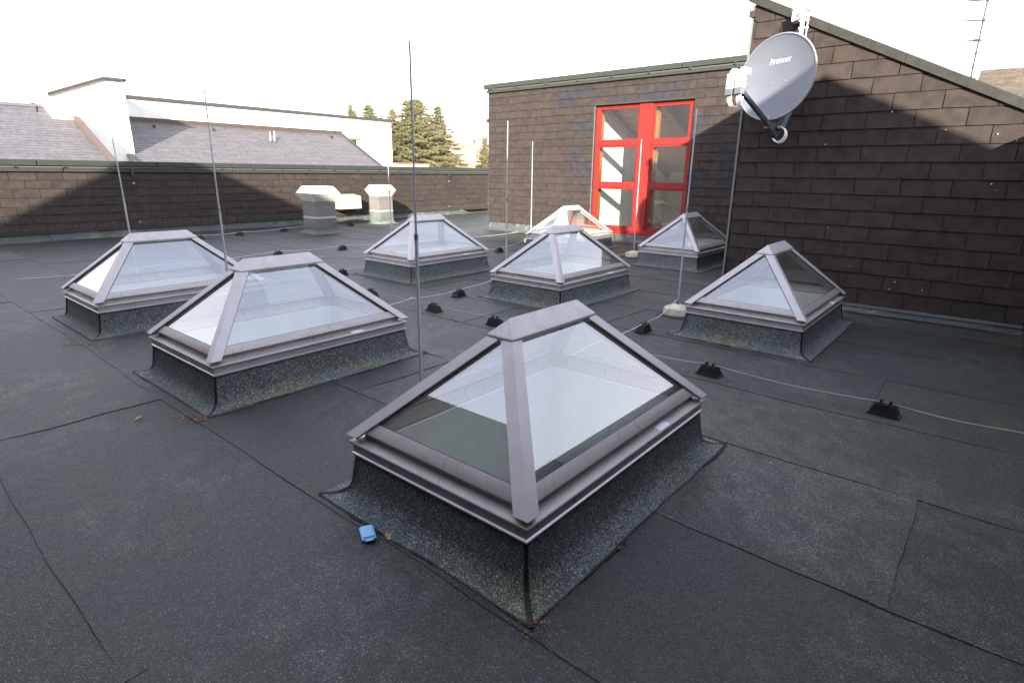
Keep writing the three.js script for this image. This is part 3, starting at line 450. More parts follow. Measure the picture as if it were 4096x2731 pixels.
// ---------------------------------------------------------------- lightning protection: rods, feet, holders, wires
const rodSpots = [[0.83, 1.58, 2.43, 'beside the skylight with the blue piece'], [1.06, 4.86, 2.43, 'beside the second skylight of the first row'], [1.2, 8.1, 2.39, 'beside the skylight nearest the shaded parapet'], [5.15, 1.66, 2.43, 'on the concrete foot beside the dish wall'], [5.24, 4.58, 2.43, 'beside the middle skylight'], [6.0, 8.36, 2.37, 'beside the skylight in front of the ventilators'], [9.45, 4.6, 2.37, 'in front of the red window mullion'], [9.9, 7.74, 2.42, 'beside the sunlit skylight']];
const rodMats = [M({ map: streak, color: lin(0.6, 0.6, 0.64), roughness: 0.4, metalness: 0.3 })];
for (const [a, b, H, where] of rodSpots) {
  const f = thing('concrete_foot', `round concrete foot of the lightning rod ${where}`, 'rod base', [a, b, 0.012], 'concrete feet of the lightning rods');
  new MB().lathe([[0, 0], [0.168, 0.0], [0.175, 0.012], [0.17, 0.075], [0.16, 0.09], [0.06, 0.125], [0.03, 0.128], [0, 0.128]], 28).build('foot_body', concMat, f, 0.6);
  new MB().box(-0.2, 0.19, -0.19, 0.2, -0.008, -0.0005).build('bitumen_pad', sheetMats0(), f);
  const r = thing('lightning_rod', `thin metal lightning rod ${where}`, 'lightning rod', [a, b, 0.141], 'lightning rods on the flat roof');
  new MB().tube([[0, 0, -0.006], [0, 0, 0.05]], 0.016, 10).build('socket', galv, r, 0.8);
  new MB().tube([[0, 0, 0.05], [0, 0, 1.15]], 0.0115, 10).build('lower_tube', rodMats[0], r, 0.8);
  new MB().tube([[0, 0, 1.15], [0, 0, 1.19]], 0.0135, 10).build('sleeve', galv, r, 0.8);
  const lx = rr(-0.012, 0.012); new MB().tube([[0, 0, 1.19], [lx, 0, H - 0.141]], 0.0078, 10, 0.006).build('upper_rod', rodMats[0], r, 0.8);
}
function sheetMats0() { return M({ color: lin(0.03, 0.03, 0.032), roughness: 0.9 }); }
const holders = [[3.218, 0.48, 1, 'on the long wire beside the blue piece skylight'], [3.228, -0.85, 1, 'last on the wire ending beyond the open roof'], [4.13, 1.6, 0, 'before the concrete foot by the dish wall'], [3.211, 4.05, 1, 'next to the wire crossing beside the second skylight'], [3.214, 3.02, 1, 'between the crossing and the skylight with the blue piece'], [7.969, 7.12, 0, 'on the wire between the middle and sunlit skylights'], [4.06, 4.46, 0, 'on the wire towards the middle skylight'], [3.93, 7.12, 0, 'touching the flashing before the ventilator skylight'], [4.36, 10.0, 0, 'behind the ridge of the second skylight'], [5.82, 9.88, 0, 'alone on the open roof before the ventilators'], [4.515, 14.12, 0, 'by the shaded parapet, farthest from the ventilators'], [5.588, 14.22, 0, 'by the shaded parapet, middle of three'], [6.945, 14.39, 0, 'by the shaded parapet, next to the large ventilator'], [9.295, 14.55, 0, 'between the two ventilators'], [3.24, 5.38, 1, 'partly hidden by the hip of the second skylight']];
for (const [a, b, along, where] of holders) {
  const o = thing('wire_holder', `black ribbed plastic wire holder ${where}`, 'wire holder', [a, b, 0.012], 'black wire holders under the roof conductors', (along ? 0 : Math.PI / 2) + rr(-0.12, 0.12) + Math.PI / 2);
  const m = new MB(), n = 7; m.box(-0.105, 0.105, -0.065, 0.065, 0, 0.008);
  const S = (t) => [0.095 - 0.032 * t, 0.055 - 0.014 * t];
  for (let i = 0; i < n; i++) { const t0 = i / n, t1 = (i + 0.62) / n, p = S(t0), q = S(t1), h0 = 0.008 + t0 * 0.075, h1 = 0.008 + t1 * 0.075, h2 = 0.008 + (i + 1) / n * 0.075;
    const ring = (s, h) => [[-s[0], -s[1], h], [s[0], -s[1], h], [s[0], s[1], h], [-s[0], s[1], h]], r0 = ring(p, h0), r1 = ring(q, h1), g0 = ring([q[0] - 0.005, q[1] - 0.005], h1), g1 = ring([S((i + 1) / n)[0] - 0.005, S((i + 1) / n)[1] - 0.005], h2);
    for (let k = 0; k < 4; k++) { const l = (k + 1) % 4; m.quad(r0[k], r0[l], r1[l], r1[k]); m.quad(g0[k], g0[l], g1[l], g1[k]); } m.poly(r1); m.poly(r0.slice().reverse()); }
  m.build('block', plasticBlack, o);
  for (const x of [-0.03, 0.03]) new MB().box(x - 0.01, x + 0.01, -0.016, -0.007, 0.08, 0.106).box(x - 0.01, x + 0.01, 0.007, 0.016, 0.08, 0.106).box(x - 0.01, x + 0.01, -0.006, 0.006, 0.078, 0.084).build('clip', plasticBlack, o);
}
function wire(pts, label) {
  const P = []; for (let i = 0; i + 1 < pts.length; i++) { const [a, b, h] = pts[i], [c, d, k] = pts[i + 1], len = Math.hypot(c - a, d - b), n = Math.max(2, Math.round(len / 0.18)); for (let j = 0; j < n; j++) { const t = j / n, w = Math.sin(t * Math.PI), s = (fbm(i * 9 + t * 3, len, 5, 2) - 0.5) * 0.05 * w; P.push([a + (c - a) * t + s * (d - b) / (len || 1), b + (d - b) * t - s * (c - a) / (len || 1), h + (k - h) * t - 0.03 * w * Math.min(1, len / 1.2)]); } }
  P.push(pts[pts.length - 1]);
  const o = thing('conductor_wire', label, 'wire', P[0], 'roof conductor wires'); const p0 = P[0];
  new MB().tube(P.map((p) => [p[0] - p0[0], p[1] - p0[1], p[2] - p0[2]]), 0.005, 7).build('wire_strand', label.startsWith('long') ? wireDull : wireMat, o, 0.9); return o;
}
const hw = 0.102;
wire([[3.226, -1.66, hw], [3.228, -0.85, hw], [3.218, 0.48, hw], [3.22, 1.6, 0.09], [3.214, 3.02, hw], [3.211, 4.05, hw], [3.24, 5.38, hw], [3.25, 7.1, 0.1], [3.3, 9.9, 0.1], [3.4, 14.0, 0.09]], 'long roof conductor wire crossing in front of the dish wall');
wire([[0.9, 1.58, 0.15], [1.9, 1.6, 0.1], [3.2, 1.6, 0.105], [4.13, 1.6, hw], [4.75, 1.66, 0.1], [5.05, 1.68, 0.17], [5.13, 1.68, 0.2]], 'bright roof conductor wire climbing the concrete foot by the dish wall');
wire([[1.12, 4.8, 0.17], [2.0, 4.5, 0.09], [3.21, 4.48, 0.108], [4.06, 4.46, hw], [5.2, 4.55, 0.17], [6.5, 4.48, 0.09], [9.4, 4.58, 0.15]], 'roof conductor wire tied to the long one beside the second skylight');
wire([[1.25, 8.0, 0.16], [2.4, 7.2, 0.08], [3.93, 7.12, hw], [5.9, 7.3, 0.09], [7.97, 7.12, hw], [9.8, 7.65, 0.15]], 'roof conductor wire running past the ventilator skylight');
wire([[0.2, 10.1, 0.06], [2.2, 10.05, 0.06], [4.36, 10.0, hw], [5.82, 9.88, hw], [9.0, 9.5, 0.06], [11.3, 9.3, 0.06]], 'roof conductor wire across the open roof before the ventilators');
wire([[3.4, 14.0, 0.09], [4.515, 14.12, hw], [5.588, 14.22, hw], [6.945, 14.39, hw], [7.6, 14.0, 0.2]], 'roof conductor wire along the shaded parapet to the large ventilator');
{ const c = thing('wire_clamp', 'small metal cross clamp joining two roof wires', 'clamp', [3.212, 4.48, 0.104]); new MB().bbox(-0.02, 0.02, -0.02, 0.02, -0.008, -0.001, 0.002).bbox(-0.02, 0.02, -0.02, 0.02, 0.007, 0.013, 0.002).build('clamp_plates', galv, c); new MB().tube([[0.012, 0.012, -0.012], [0.012, 0.012, 0.02]], 0.004, 8).build('bolt', galv, c); }

// ---------------------------------------------------------------- ventilators and the yellow cabinet
function ventilator(a, b, s, hs, label) {                             // hs: flashing, body, hood widest, hood top
  const o = thing('roof_ventilator', label, 'ventilator', [a, b, 0.01], 'square roof ventilators by the parapet'), h = s / 2, wide = s * 0.69;
  const ring = (r, z) => [[-r, -r, z], [r, -r, z], [r, r, z], [-r, r, z]], bands = (m, list) => { for (let i = 0; i + 1 < list.length; i++) for (let k = 0; k < 4; k++) { const l = (k + 1) % 4, p = list[i], q = list[i + 1]; m.quad(p[k], p[l], q[l], q[k]); } return m; };
  const fl = new MB(); fl.f = (v) => stain(v[0] * 2 + a, v[1] * 2 + v[2], 2); bands(fl, [ring(h + 0.14, 0.002), ring(h + 0.13, 0.012), ring(h + 0.06, 0.03), ring(h + 0.02, 0.09), ring(h + 0.006, hs[0])]).build('flashing', curbMats[1], o);
  bands(new MB(), [ring(h + 0.006, hs[0] - 0.02), ring(h + 0.016, hs[0] - 0.015), ring(h + 0.016, hs[0] + 0.012), ring(h + 0.01, hs[0] + 0.018), ring(h + 0.01, hs[0] + 0.04), ring(h, hs[0] + 0.045)]).build('clamp_band', stripMat, o);
  bands(new MB(), [ring(h, hs[0] + 0.04), ring(h, hs[1] - 0.06)]).build('body', galvDull, o);
  for (const [x, y] of [[-h, -h], [h, -h], [h, h], [-h, h]]) new MB().box(x - 0.008, x + 0.008, y - 0.008, y + 0.008, hs[0] + 0.046, hs[1] - 0.062).build('corner_trim', galvDull, o);
  bands(new MB(), [ring(h - 0.004, hs[1] - 0.062), ring(h + 0.012, hs[1] - 0.06), ring(h + 0.012, hs[1] - 0.005), ring(h - 0.03, hs[1])]).build('collar', galvDull, o);
  const white = M({ map: streak, color: lin(0.62, 0.6, 0.55), roughness: 0.55 });
  const hood = new THREE.Group(); hood.name = 'hood'; o.add(hood);
  bands(new MB(), [ring(h - 0.02, hs[1] - 0.002), ring(h + 0.0, hs[1] + 0.012), ring(wide, hs[2])]).build('hood_skirt', white, hood);
  bands(new MB(), [ring(wide, hs[2]), ring(wide + 0.004, hs[2] + 0.008), ring(h * 0.98, hs[3]), ring(h * 0.9, hs[3]), ring(h * 0.85, hs[3] - 0.1)]).build('hood_crown', white, hood);
  new MB().poly(ring(h * 0.85, hs[3] - 0.1)).build('hood_opening', galvDull, hood);
  return o;
}
ventilator(7.52, 13.42, 0.62, [0.42, 0.86, 1.07, 1.27], 'larger roof ventilator with metal body half in shade, white hood');
const v2 = ventilator(10.66, 14.72, 0.52, [0.4, 0.88, 1.08, 1.25], 'smaller sunlit roof ventilator with a red plug on its side');
new MB().box(-0.275, -0.262, -0.02, 0.02, 0.66, 0.72).build('plug', M({ color: lin(0.5, 0.1, 0.06) }), v2); new MB().tube([[-0.27, 0, 0.84], [-0.28, 0.01, 0.7], [-0.27, 0, 0.45], [-0.3, 0, 0.1]], 0.006, 6).build('cable', M({ color: lin(0.2, 0.2, 0.2) }), v2);
{
  const o = thing('equipment_cabinet', 'pale yellow metal cabinet with side grille mounted on the parapet', 'cabinet', [10.05, 15.78, 0.47]);
  const y = M({ map: whiteTex, color: lin(0.72, 0.62, 0.38), roughness: 0.5 });
  const m = new MB(); m.quad([-0.42, -0.23, 0], [0.42, -0.23, 0], [0.42, -0.23, 0.4], [-0.42, -0.23, 0.4]); m.quad([0.42, -0.23, 0], [0.42, 0.2, 0], [0.42, 0.2, 0.46], [0.42, -0.23, 0.4]); m.quad([-0.42, 0.2, 0], [-0.42, -0.23, 0], [-0.42, -0.23, 0.4], [-0.42, 0.2, 0.46]); m.quad([-0.42, -0.23, 0.4], [0.42, -0.23, 0.4], [0.42, 0.2, 0.46], [-0.42, 0.2, 0.46]); m.quad([0.42, 0.2, 0], [-0.42, 0.2, 0], [-0.42, 0.2, 0.46], [0.42, 0.2, 0.46]); m.quad([-0.42, 0.2, 0], [0.42, 0.2, 0], [0.42, -0.23, 0], [-0.42, -0.23, 0]); m.build('housing', y, o);
  const g = new THREE.Group(); g.name = 'grille'; o.add(g); new MB().box(-0.424, -0.4205, -0.17, 0.16, 0.05, 0.34).build('grille_back', M({ color: lin(0.05, 0.035, 0.02) }), g); const b = new MB(); for (let i = 0; i <= 8; i++) b.box(-0.432, -0.4245, -0.17 + i * 0.0412 - 0.006, -0.17 + i * 0.0412 + 0.006, 0.05, 0.34); for (let i = 0; i <= 7; i++) b.box(-0.437, -0.4325, -0.176, 0.166, 0.05 + i * 0.0414 - 0.005, 0.05 + i * 0.0414 + 0.005); kind(b.build('grille_bars', y, g), 'stuff');
  for (const x of [-0.3, 0.3]) new MB().box(x - 0.02, x + 0.02, -0.2, 0.29, -0.05, -0.004).build('bracket', capDark, o);
}

// ---------------------------------------------------------------- satellite dish on its bracket
{
  const c = [6.42, 1.235, 2.87], phi = rad(25), n = new THREE.Vector3(-Math.cos(phi), Math.sin(phi), 0.02).normalize();
  const o = thing('satellite_dish', 'grey satellite dish with white lettering and twin white receiver heads', 'satellite dish', c);
  const side = new THREE.Vector3(0, 0, 1).cross(n).normalize(), up = n.clone().cross(side).normalize(); // side points right as seen from the front
  const P = (x, y, z) => side.clone().multiplyScalar(x).addScaledVector(up, y).addScaledVector(n, z).toArray();
  const rx = 0.575, ry = 0.49, D = 0.08, grey = M({ map: whiteTex, color: lin(0.175, 0.188, 0.225), roughness: 0.6 });
  const f = new MB(), nr = 10, ns = 56, S = (i, k, off) => { const r = i / nr, w = k / ns * 2 * Math.PI; return P(rx * r * Math.cos(w), ry * r * Math.sin(w), -D * (1 - r * r) - off); };
  for (let i = 0; i < nr; i++) for (let k = 0; k < ns; k++) { f.quad(S(i, k, 0), S(i, k + 1, 0), S(i + 1, k + 1, 0), S(i + 1, k, 0)); f.quad(S(i, k + 1, 0.006), S(i, k, 0.006), S(i + 1, k, 0.006), S(i + 1, k + 1, 0.006)); }
  f.build('reflector', grey, o, 0.8);
  const rim = new MB(); rim.tube(Array.from({ length: ns + 1 }, (_, k) => { const w = k / ns * 2 * Math.PI; return P(rx * Math.cos(w), ry * Math.sin(w), -0.006); }), 0.012, 8).build('rim', M({ color: lin(0.2, 0.21, 0.24), roughness: 0.45 }), o, 0.8);
  // lettering, printed on a slightly raised patch that follows the bowl
  const cv = document.createElement('canvas'); cv.width = 512; cv.height = 128; const g = cv.getContext('2d'); g.fillStyle = '#000'; g.fillRect(0, 0, 512, 128); g.fillStyle = '#fff'; g.font = 'italic 104px serif'; g.textAlign = 'center'; g.textBaseline = 'middle'; g.fillText('Preisner', 256, 62, 470);
  const lt = new THREE.CanvasTexture(cv), lm = M({ color: lin(0.7, 0.7, 0.72), alphaMap: lt, alphaTest: 0.5, roughness: 0.6 }), pm = new MB(), X0 = -0.2, X1 = 0.19, Y0 = 0.15, Y1 = 0.255;
  const Q = (u, v) => { const x = X0 + (X1 - X0) * u, y = Y0 + (Y1 - Y0) * v, r2 = (x / rx) ** 2 + (y / ry) ** 2; return P(x, y, -D * (1 - r2) + 0.003); };
  for (let i = 0; i < 8; i++) { const u0 = i / 8, u1 = (i + 1) / 8; for (let j = 0; j < 3; j++) { const v0 = j / 3, v1 = (j + 1) / 3; pm.quad(Q(u0, v0), Q(u1, v0), Q(u1, v1), Q(u0, v1), [u0, v0], [u1, v0], [u1, v1], [u0, v1]); } }
  pm.build('lettering', lm, o);
  for (const [x, y] of [[-0.1, -0.045], [0.1, -0.04], [0.0, -0.46]]) { const r2 = (x / rx) ** 2 + (y / ry) ** 2; new MB().tube([P(x, y, -D * (1 - r2)), P(x, y, -D * (1 - r2) + 0.008)], 0.011, 10, 0.008).build('bolt_head', galv, o); }
  // arm and receivers
  const dark = M({ color: lin(0.03, 0.036, 0.042), roughness: 0.5 });
  const bar = (name, p, q, w, h, mat, par = o) => { const d = new THREE.Vector3(...q).sub(new THREE.Vector3(...p)).normalize(), s = new THREE.Vector3(0, 0, 1).cross(d).normalize().multiplyScalar(w), t = d.clone().cross(s).normalize().multiplyScalar(h), m = new MB(), R = (b) => [[-1, -1], [1, -1], [1, 1], [-1, 1]].map(([x, y]) => new THREE.Vector3(...b).addScaledVector(s, x).addScaledVector(t, y).toArray()), a0 = R(p), a1 = R(q); for (let k = 0; k < 4; k++) { const l = (k + 1) % 4; m.quad(a0[k], a0[l], a1[l], a1[k]); } m.poly(a0.slice().reverse()); m.poly(a1); return m.build(name, mat, par); };
  bar('feed_arm', P(0, -0.62, -0.12), P(-0.02, -0.15, 0.56), 0.028, 0.02, dark);
  bar('arm_socket', P(0, -0.66, -0.16), P(0, -0.55, -0.02), 0.05, 0.05, dark);
  bar('rear_bracket', P(0.06, -0.6, -0.14), P(0.08, -0.35, -0.24), 0.05, 0.03, M({ color: lin(0.1, 0.11, 0.13) }));
  bar('rear_plate', P(0.02, -0.3, -0.22), P(0.02, 0.3, -0.22), 0.1, 0.03, galvDull);
  bar('cross_bar', P(-0.14, -0.13, 0.56), P(0.1, -0.13, 0.56), 0.018, 0.012, galv);
  const white = M({ map: whiteTex, color: lin(0.82, 0.81, 0.78), roughness: 0.4 }), greyP = M({ color: lin(0.13, 0.14, 0.16), roughness: 0.5 }), cableM = M({ color: lin(0.7, 0.69, 0.66), roughness: 0.5 });
  for (const x of [-0.1, 0.045]) {
    const l = new THREE.Group(); l.name = 'receiver'; o.add(l);
    bar('receiver_body', P(x, -0.17, 0.6), P(x, 0.0, 0.6), 0.047, 0.035, white, l);
    new MB().tube([P(x, 0.0, 0.6), P(x, 0.025, 0.585), P(x, 0.03, 0.54)], 0.042, 12, 0.036).build('receiver_neck', white, l, 0.9);
    new MB().tube([P(x, 0.02, 0.55), P(x, 0.015, 0.49)], 0.03, 12, 0.046).build('feed_horn', white, l, 0.9);
    bar('receiver_collar', P(x, -0.24, 0.6), P(x, -0.168, 0.6), 0.048, 0.036, greyP, l);
    for (let i = 0; i < 4; i++) { const e = x - 0.032 + i * 0.021; new MB().tube([P(e, -0.23, 0.6), P(e, -0.3, 0.6), P(e * 0.8 + 0.012, -0.36, 0.59), P(e * 0.5 + 0.03, -0.385, 0.57), P(0.03, -0.36, 0.54), P(0.02, -0.26, 0.5)], 0.006, 7).build('cable', cableM, l, 0.9); }
  }
  for (let i = 0; i < 3; i++) { const pts = []; for (let k = 0; k <= 14; k++) { const w = -0.4 + k / 14 * 4.6; pts.push(P(0.1 + 0.095 * Math.sin(w) + i * 0.008, -0.66 + 0.09 * Math.cos(w) - i * 0.008, -0.1 - i * 0.01)); } new MB().tube(pts, 0.0065, 7).build('cable_loop', cableM, o, 0.9); }
  // bracket and mast
  const k = thing('dish_bracket', 'white metal bracket and pole holding the dish below the sloping verge', 'bracket', [A1 - 0.06, 1.1, 3.62]), wm = M({ map: whiteTex, color: lin(0.75, 0.76, 0.74), roughness: 0.45 });
  new MB().bbox(-0.16, -0.004, -0.02, 0.14, -0.06, 0.06, 0.004).build('bracket_box', wm, k); new MB().box(-0.17, 0.0, -0.03, 0.15, 0.062, 0.072).build('top_plate', M({ color: lin(0.25, 0.32, 0.28) }), k);
  new MB().tube([[-0.3, -0.035, -0.9], [-0.3, -0.035, 0.08]], 0.026, 14).build('pole', wm, k, 0.8); new MB().box(-0.3, -0.15, -0.05, -0.02, -0.03, 0.01).build('pole_arm', wm, k);
  new MB().tube([[-0.3, -0.095, -0.6], [-0.3, -0.095, -0.02]], 0.008, 8).build('thin_rod', wm, k, 0.8); for (const h of [-0.1, -0.18]) new MB().box(-0.315, -0.285, -0.11, 0.0, h - 0.008, h + 0.008).build('rod_clip', wm, k);
  new MB().tube([[-0.16, 0.1, 0.08], [-0.2, 0.11, 0.1], [-0.24, 0.1, 0.02], [-0.25, 0.06, -0.06], [-0.27, 0.0, -0.05], [-0.3, -0.03, 0.0]], 0.008, 8).build('cable', cableM, k, 0.9);
}

// ---------------------------------------------------------------- small things lying on the roof
{
  const o = thing('plastic_clip_box', 'small light blue plastic box with a thin strap lying on the roof', 'plastic piece', [-0.19, 0.83, 0.016], undefined, rad(62)), blue = M({ color: lin(0.27, 0.5, 0.74), roughness: 0.45 });
  const m = new MB(); m.bbox(-0.055, 0.055, -0.034, 0.034, 0, 0.013, 0.004).bbox(-0.047, 0.047, -0.028, 0.028, 0.0125, 0.021, 0.003).build('shell', blue, o); for (let i = 0; i < 3; i++) new MB().bbox(-0.03, 0.028, -0.02 + i * 0.015, -0.013 + i * 0.015, 0.0215, 0.0245, 0.001).build('rib', blue, o); new MB().bbox(-0.066, -0.05, -0.02, 0.02, 0.002, 0.01, 0.002).build('tab', blue, o);
  const st = new MB(), sp = [[0.03, -0.03, 0.03], [0.06, -0.05, 0.042], [0.1, -0.055, 0.04], [0.125, -0.04, 0.03], [0.12, -0.02, 0.022], [0.085, -0.012, 0.016]]; for (let i = 0; i + 1 < sp.length; i++) { const p = sp[i], q = sp[i + 1]; st.quad(p, q, [q[0], q[1], q[2] + 0.009], [p[0], p[1], p[2] + 0.009]); st.quad([p[0], p[1] + 0.003, p[2]], [q[0], q[1] + 0.003, q[2]], [q[0], q[1] + 0.003, q[2] + 0.009], [p[0], p[1] + 0.003, p[2] + 0.009]); } st.build('strap', blue, o);
}
const leafMat = M({ color: lin(0.42, 0.25, 0.11), roughness: 0.9 }), litterMats = [leafMat, M({ color: lin(0.3, 0.16, 0.06), roughness: 0.95 }), M({ color: lin(0.5, 0.44, 0.34), roughness: 0.9 })];
function leaf(a, b, s, label, turn) {
  const o = thing('dry_leaf', label, 'leaf', [a, b, 0.013], 'dry leaves on the roof', turn), m = new MB(), n = 14, R = Array.from({ length: n }, (_, k) => { const w = k / n * 2 * Math.PI, r = s * (0.6 + 0.4 * Math.cos(w) ** 2) * (k % 2 ? 0.72 : 1); return [r * Math.cos(w), r * 0.7 * Math.sin(w), 0.004 + 0.008 * Math.abs(Math.sin(w))]; });
  for (let k = 0; k < n; k++) m.tri([0, 0, 0.003], R[k], R[(k + 1) % n]); m.build('blade', leafMat, o); new MB().tube([[-s, 0, 0.004], [-s * 1.5, s * 0.1, 0.004]], 0.0012, 5).build('stalk', leafMat, o);
}
leaf(-0.42, 3.16, 0.035, 'brown dry oak leaf alone on the dark roof sheet', 0.4); leaf(-0.14, 0.74, 0.032, 'dry leaf caught behind the blue plastic box', 1.2);
for (const [i, [ca, cb, r, n]] of [[-0.14, -0.17, 0.09, 130], [-0.17, 2.86, 0.12, 170], [-0.13, 5.55, 0.2, 170], [0.55, -0.14, 0.05, 50]].entries()) { // crumbs washed together at the corners
  const m = new MB(); for (let k = 0; k < n; k++) { const w = rnd() * 6.28, q = r * Math.sqrt(rnd()) * (0.5 + rnd()), x = q * Math.cos(w), y = q * Math.sin(w) * (i === 2 ? 0.5 : 1) + (i === 2 ? -x : 0), s = rr(0.002, 0.007), t = rnd() * 3; m.tri([x, y, 0.016], [x + s * 2.2 * Math.cos(t), y + s * 2.2 * Math.sin(t), 0.018], [x - s * Math.sin(t), y + s * Math.cos(t), 0.023]); }
  const o = m.build('leaf_litter', litterMats[1], scene); o.position.set(ca, 0, -cb); kind(o, 'stuff', ['brown leaf crumbs at the corner of the skylight with the blue piece', 'orange leaf crumbs at the corner of the second skylight', 'orange streak of leaf crumbs beside the third skylight', 'small patch of brown moss crumbs on the flashing'][i]); o.userData.category = 'leaf litter';
}

// ---------------------------------------------------------------- houses round the terrace that shade it (behind and beside the camera)
{
  const w4 = thing('terrace_side_wall', 'dark slate wall closing the terrace beside the open roof', 'wall', [0, 0, 0]);
  new MB().box(-5.6, A1, B4 - 0.5, B4, -0.4, 2.26).build('wall', brownSlates[1], w4); new MB().bbox(-5.6, A1 - 0.06, B4 - 0.5, B4 + 0.05, 2.262, 2.34, 0.006).build('capping', capMat, w4);
  const t = 3.2, cx = 7.017 - 1.266 * t, cb = 0.81 - t, ch = 2.923 + 0.53 * t;
  const X = thing('shed_roof_house', 'dark slate house with sloping roof rising beside the terrace wall', 'house', [0, 0, 0]);
  const z = (b) => ch - 0.489 * (cb - b), b0 = cb - 5.5, a0 = -14, m = new MB();
  m.quad([a0, cb, -0.4], [a0, cb, ch], [cx, cb, ch], [cx, cb, -0.4]); m.quad([cx, b0, -0.4], [cx, cb, -0.4], [cx, cb, ch], [cx, b0, z(b0)]); m.quad([a0, cb, -0.4], [a0, b0, -0.4], [a0, b0, z(b0)], [a0, cb, ch]); m.quad([a0, b0, -0.4], [cx, b0, -0.4], [cx, b0, z(b0)], [a0, b0, z(b0)]).build('wall', brownSlates[3], X);
  new MB().quad([a0, b0, z(b0) + 0.004], [cx, b0, z(b0) + 0.004], [cx, cb, ch + 0.004], [a0, cb, ch + 0.004]).build('roof', brownSlates[5], X);
  const By = 10.45, ty = 16.09 - By, ya = 4.59 - 1.266 * ty, yh = 2.22 + 0.53 * ty, Y = thing('shed_roof_house', 'tall dark slate house behind the open end of the flat roof', 'house', [0, 0, 0]);
  const zy = (a) => yh + 0.4975 * (a - ya), y0 = ya - 9, q = new MB(), yb = -16;
  q.quad([ya, yb, -0.4], [ya, By, -0.4], [ya, By, yh], [ya, yb, yh]); q.quad([ya, By, -0.4], [y0, By, -0.4], [y0, By, zy(y0)], [ya, By, yh]); q.quad([y0, yb, -0.4], [ya, yb, -0.4], [ya, yb, yh], [y0, yb, zy(y0)]); q.quad([y0, By, -0.4], [y0, yb, -0.4], [y0, yb, zy(y0)], [y0, By, zy(y0)]).build('wall', brownSlates[0], Y);
  new MB().quad([y0, yb, zy(y0) + 0.004], [ya, yb, yh + 0.004], [ya, By, yh + 0.004], [y0, By, zy(y0) + 0.004]).build('roof', brownSlates[5], Y);
}

// ---------------------------------------------------------------- the white house beyond the parapet
const lilacSlate = [0, 1, 2].map((i) => M({ map: slateTex[i % 2], bumpMap: slateBump, bumpScale: 0.002, color: lin(0.135 + 0.01 * i, 0.122 + 0.009 * i, 0.125 + 0.009 * i), roughness: 0.5, vertexColors: true }));
const fasciaMat = M({ color: lin(0.055, 0.045, 0.04), roughness: 0.5, metalness: 0.2 });
function roofSlates(parent, a0, a1, bLow, bTop, z, cutR) {            // lapped courses; right end at a1, or cut by cutR(b)
  const m = new MB(), run = bTop - bLow, sl = Math.hypot(1, 0.48), n = Math.round(run * sl / 0.2), per = run / n; let tone = 1; m.f = () => [tone, tone, tone];
  for (let i = 0; i < n; i++) { const b = bLow + per * i; for (let a = a0 - hash(i, 2, 4) * 0.45, k = 0; a < a1; a += 0.45, k++) { const p = Math.max(a + 0.003, a0), q = Math.min(a + 0.447, a1); if (q - p < 0.03) continue; tone = 0.88 + 0.24 * hash(i, k, 12); const h0 = z(b) + 0.022, h1 = z(b + per * 1.15) + 0.008; m.quad([p, b, h0], [q, b, h0], [q, b + per * 1.15, h1], [p, b + per * 1.15, h1]); m.quad([p, b, h0 - 0.016], [q, b, h0 - 0.016], [q, b, h0], [p, b, h0]); } }
  const o = m.build('slate_courses', lilacSlate[n % 3], parent); kind(o, 'stuff'); return o;
}
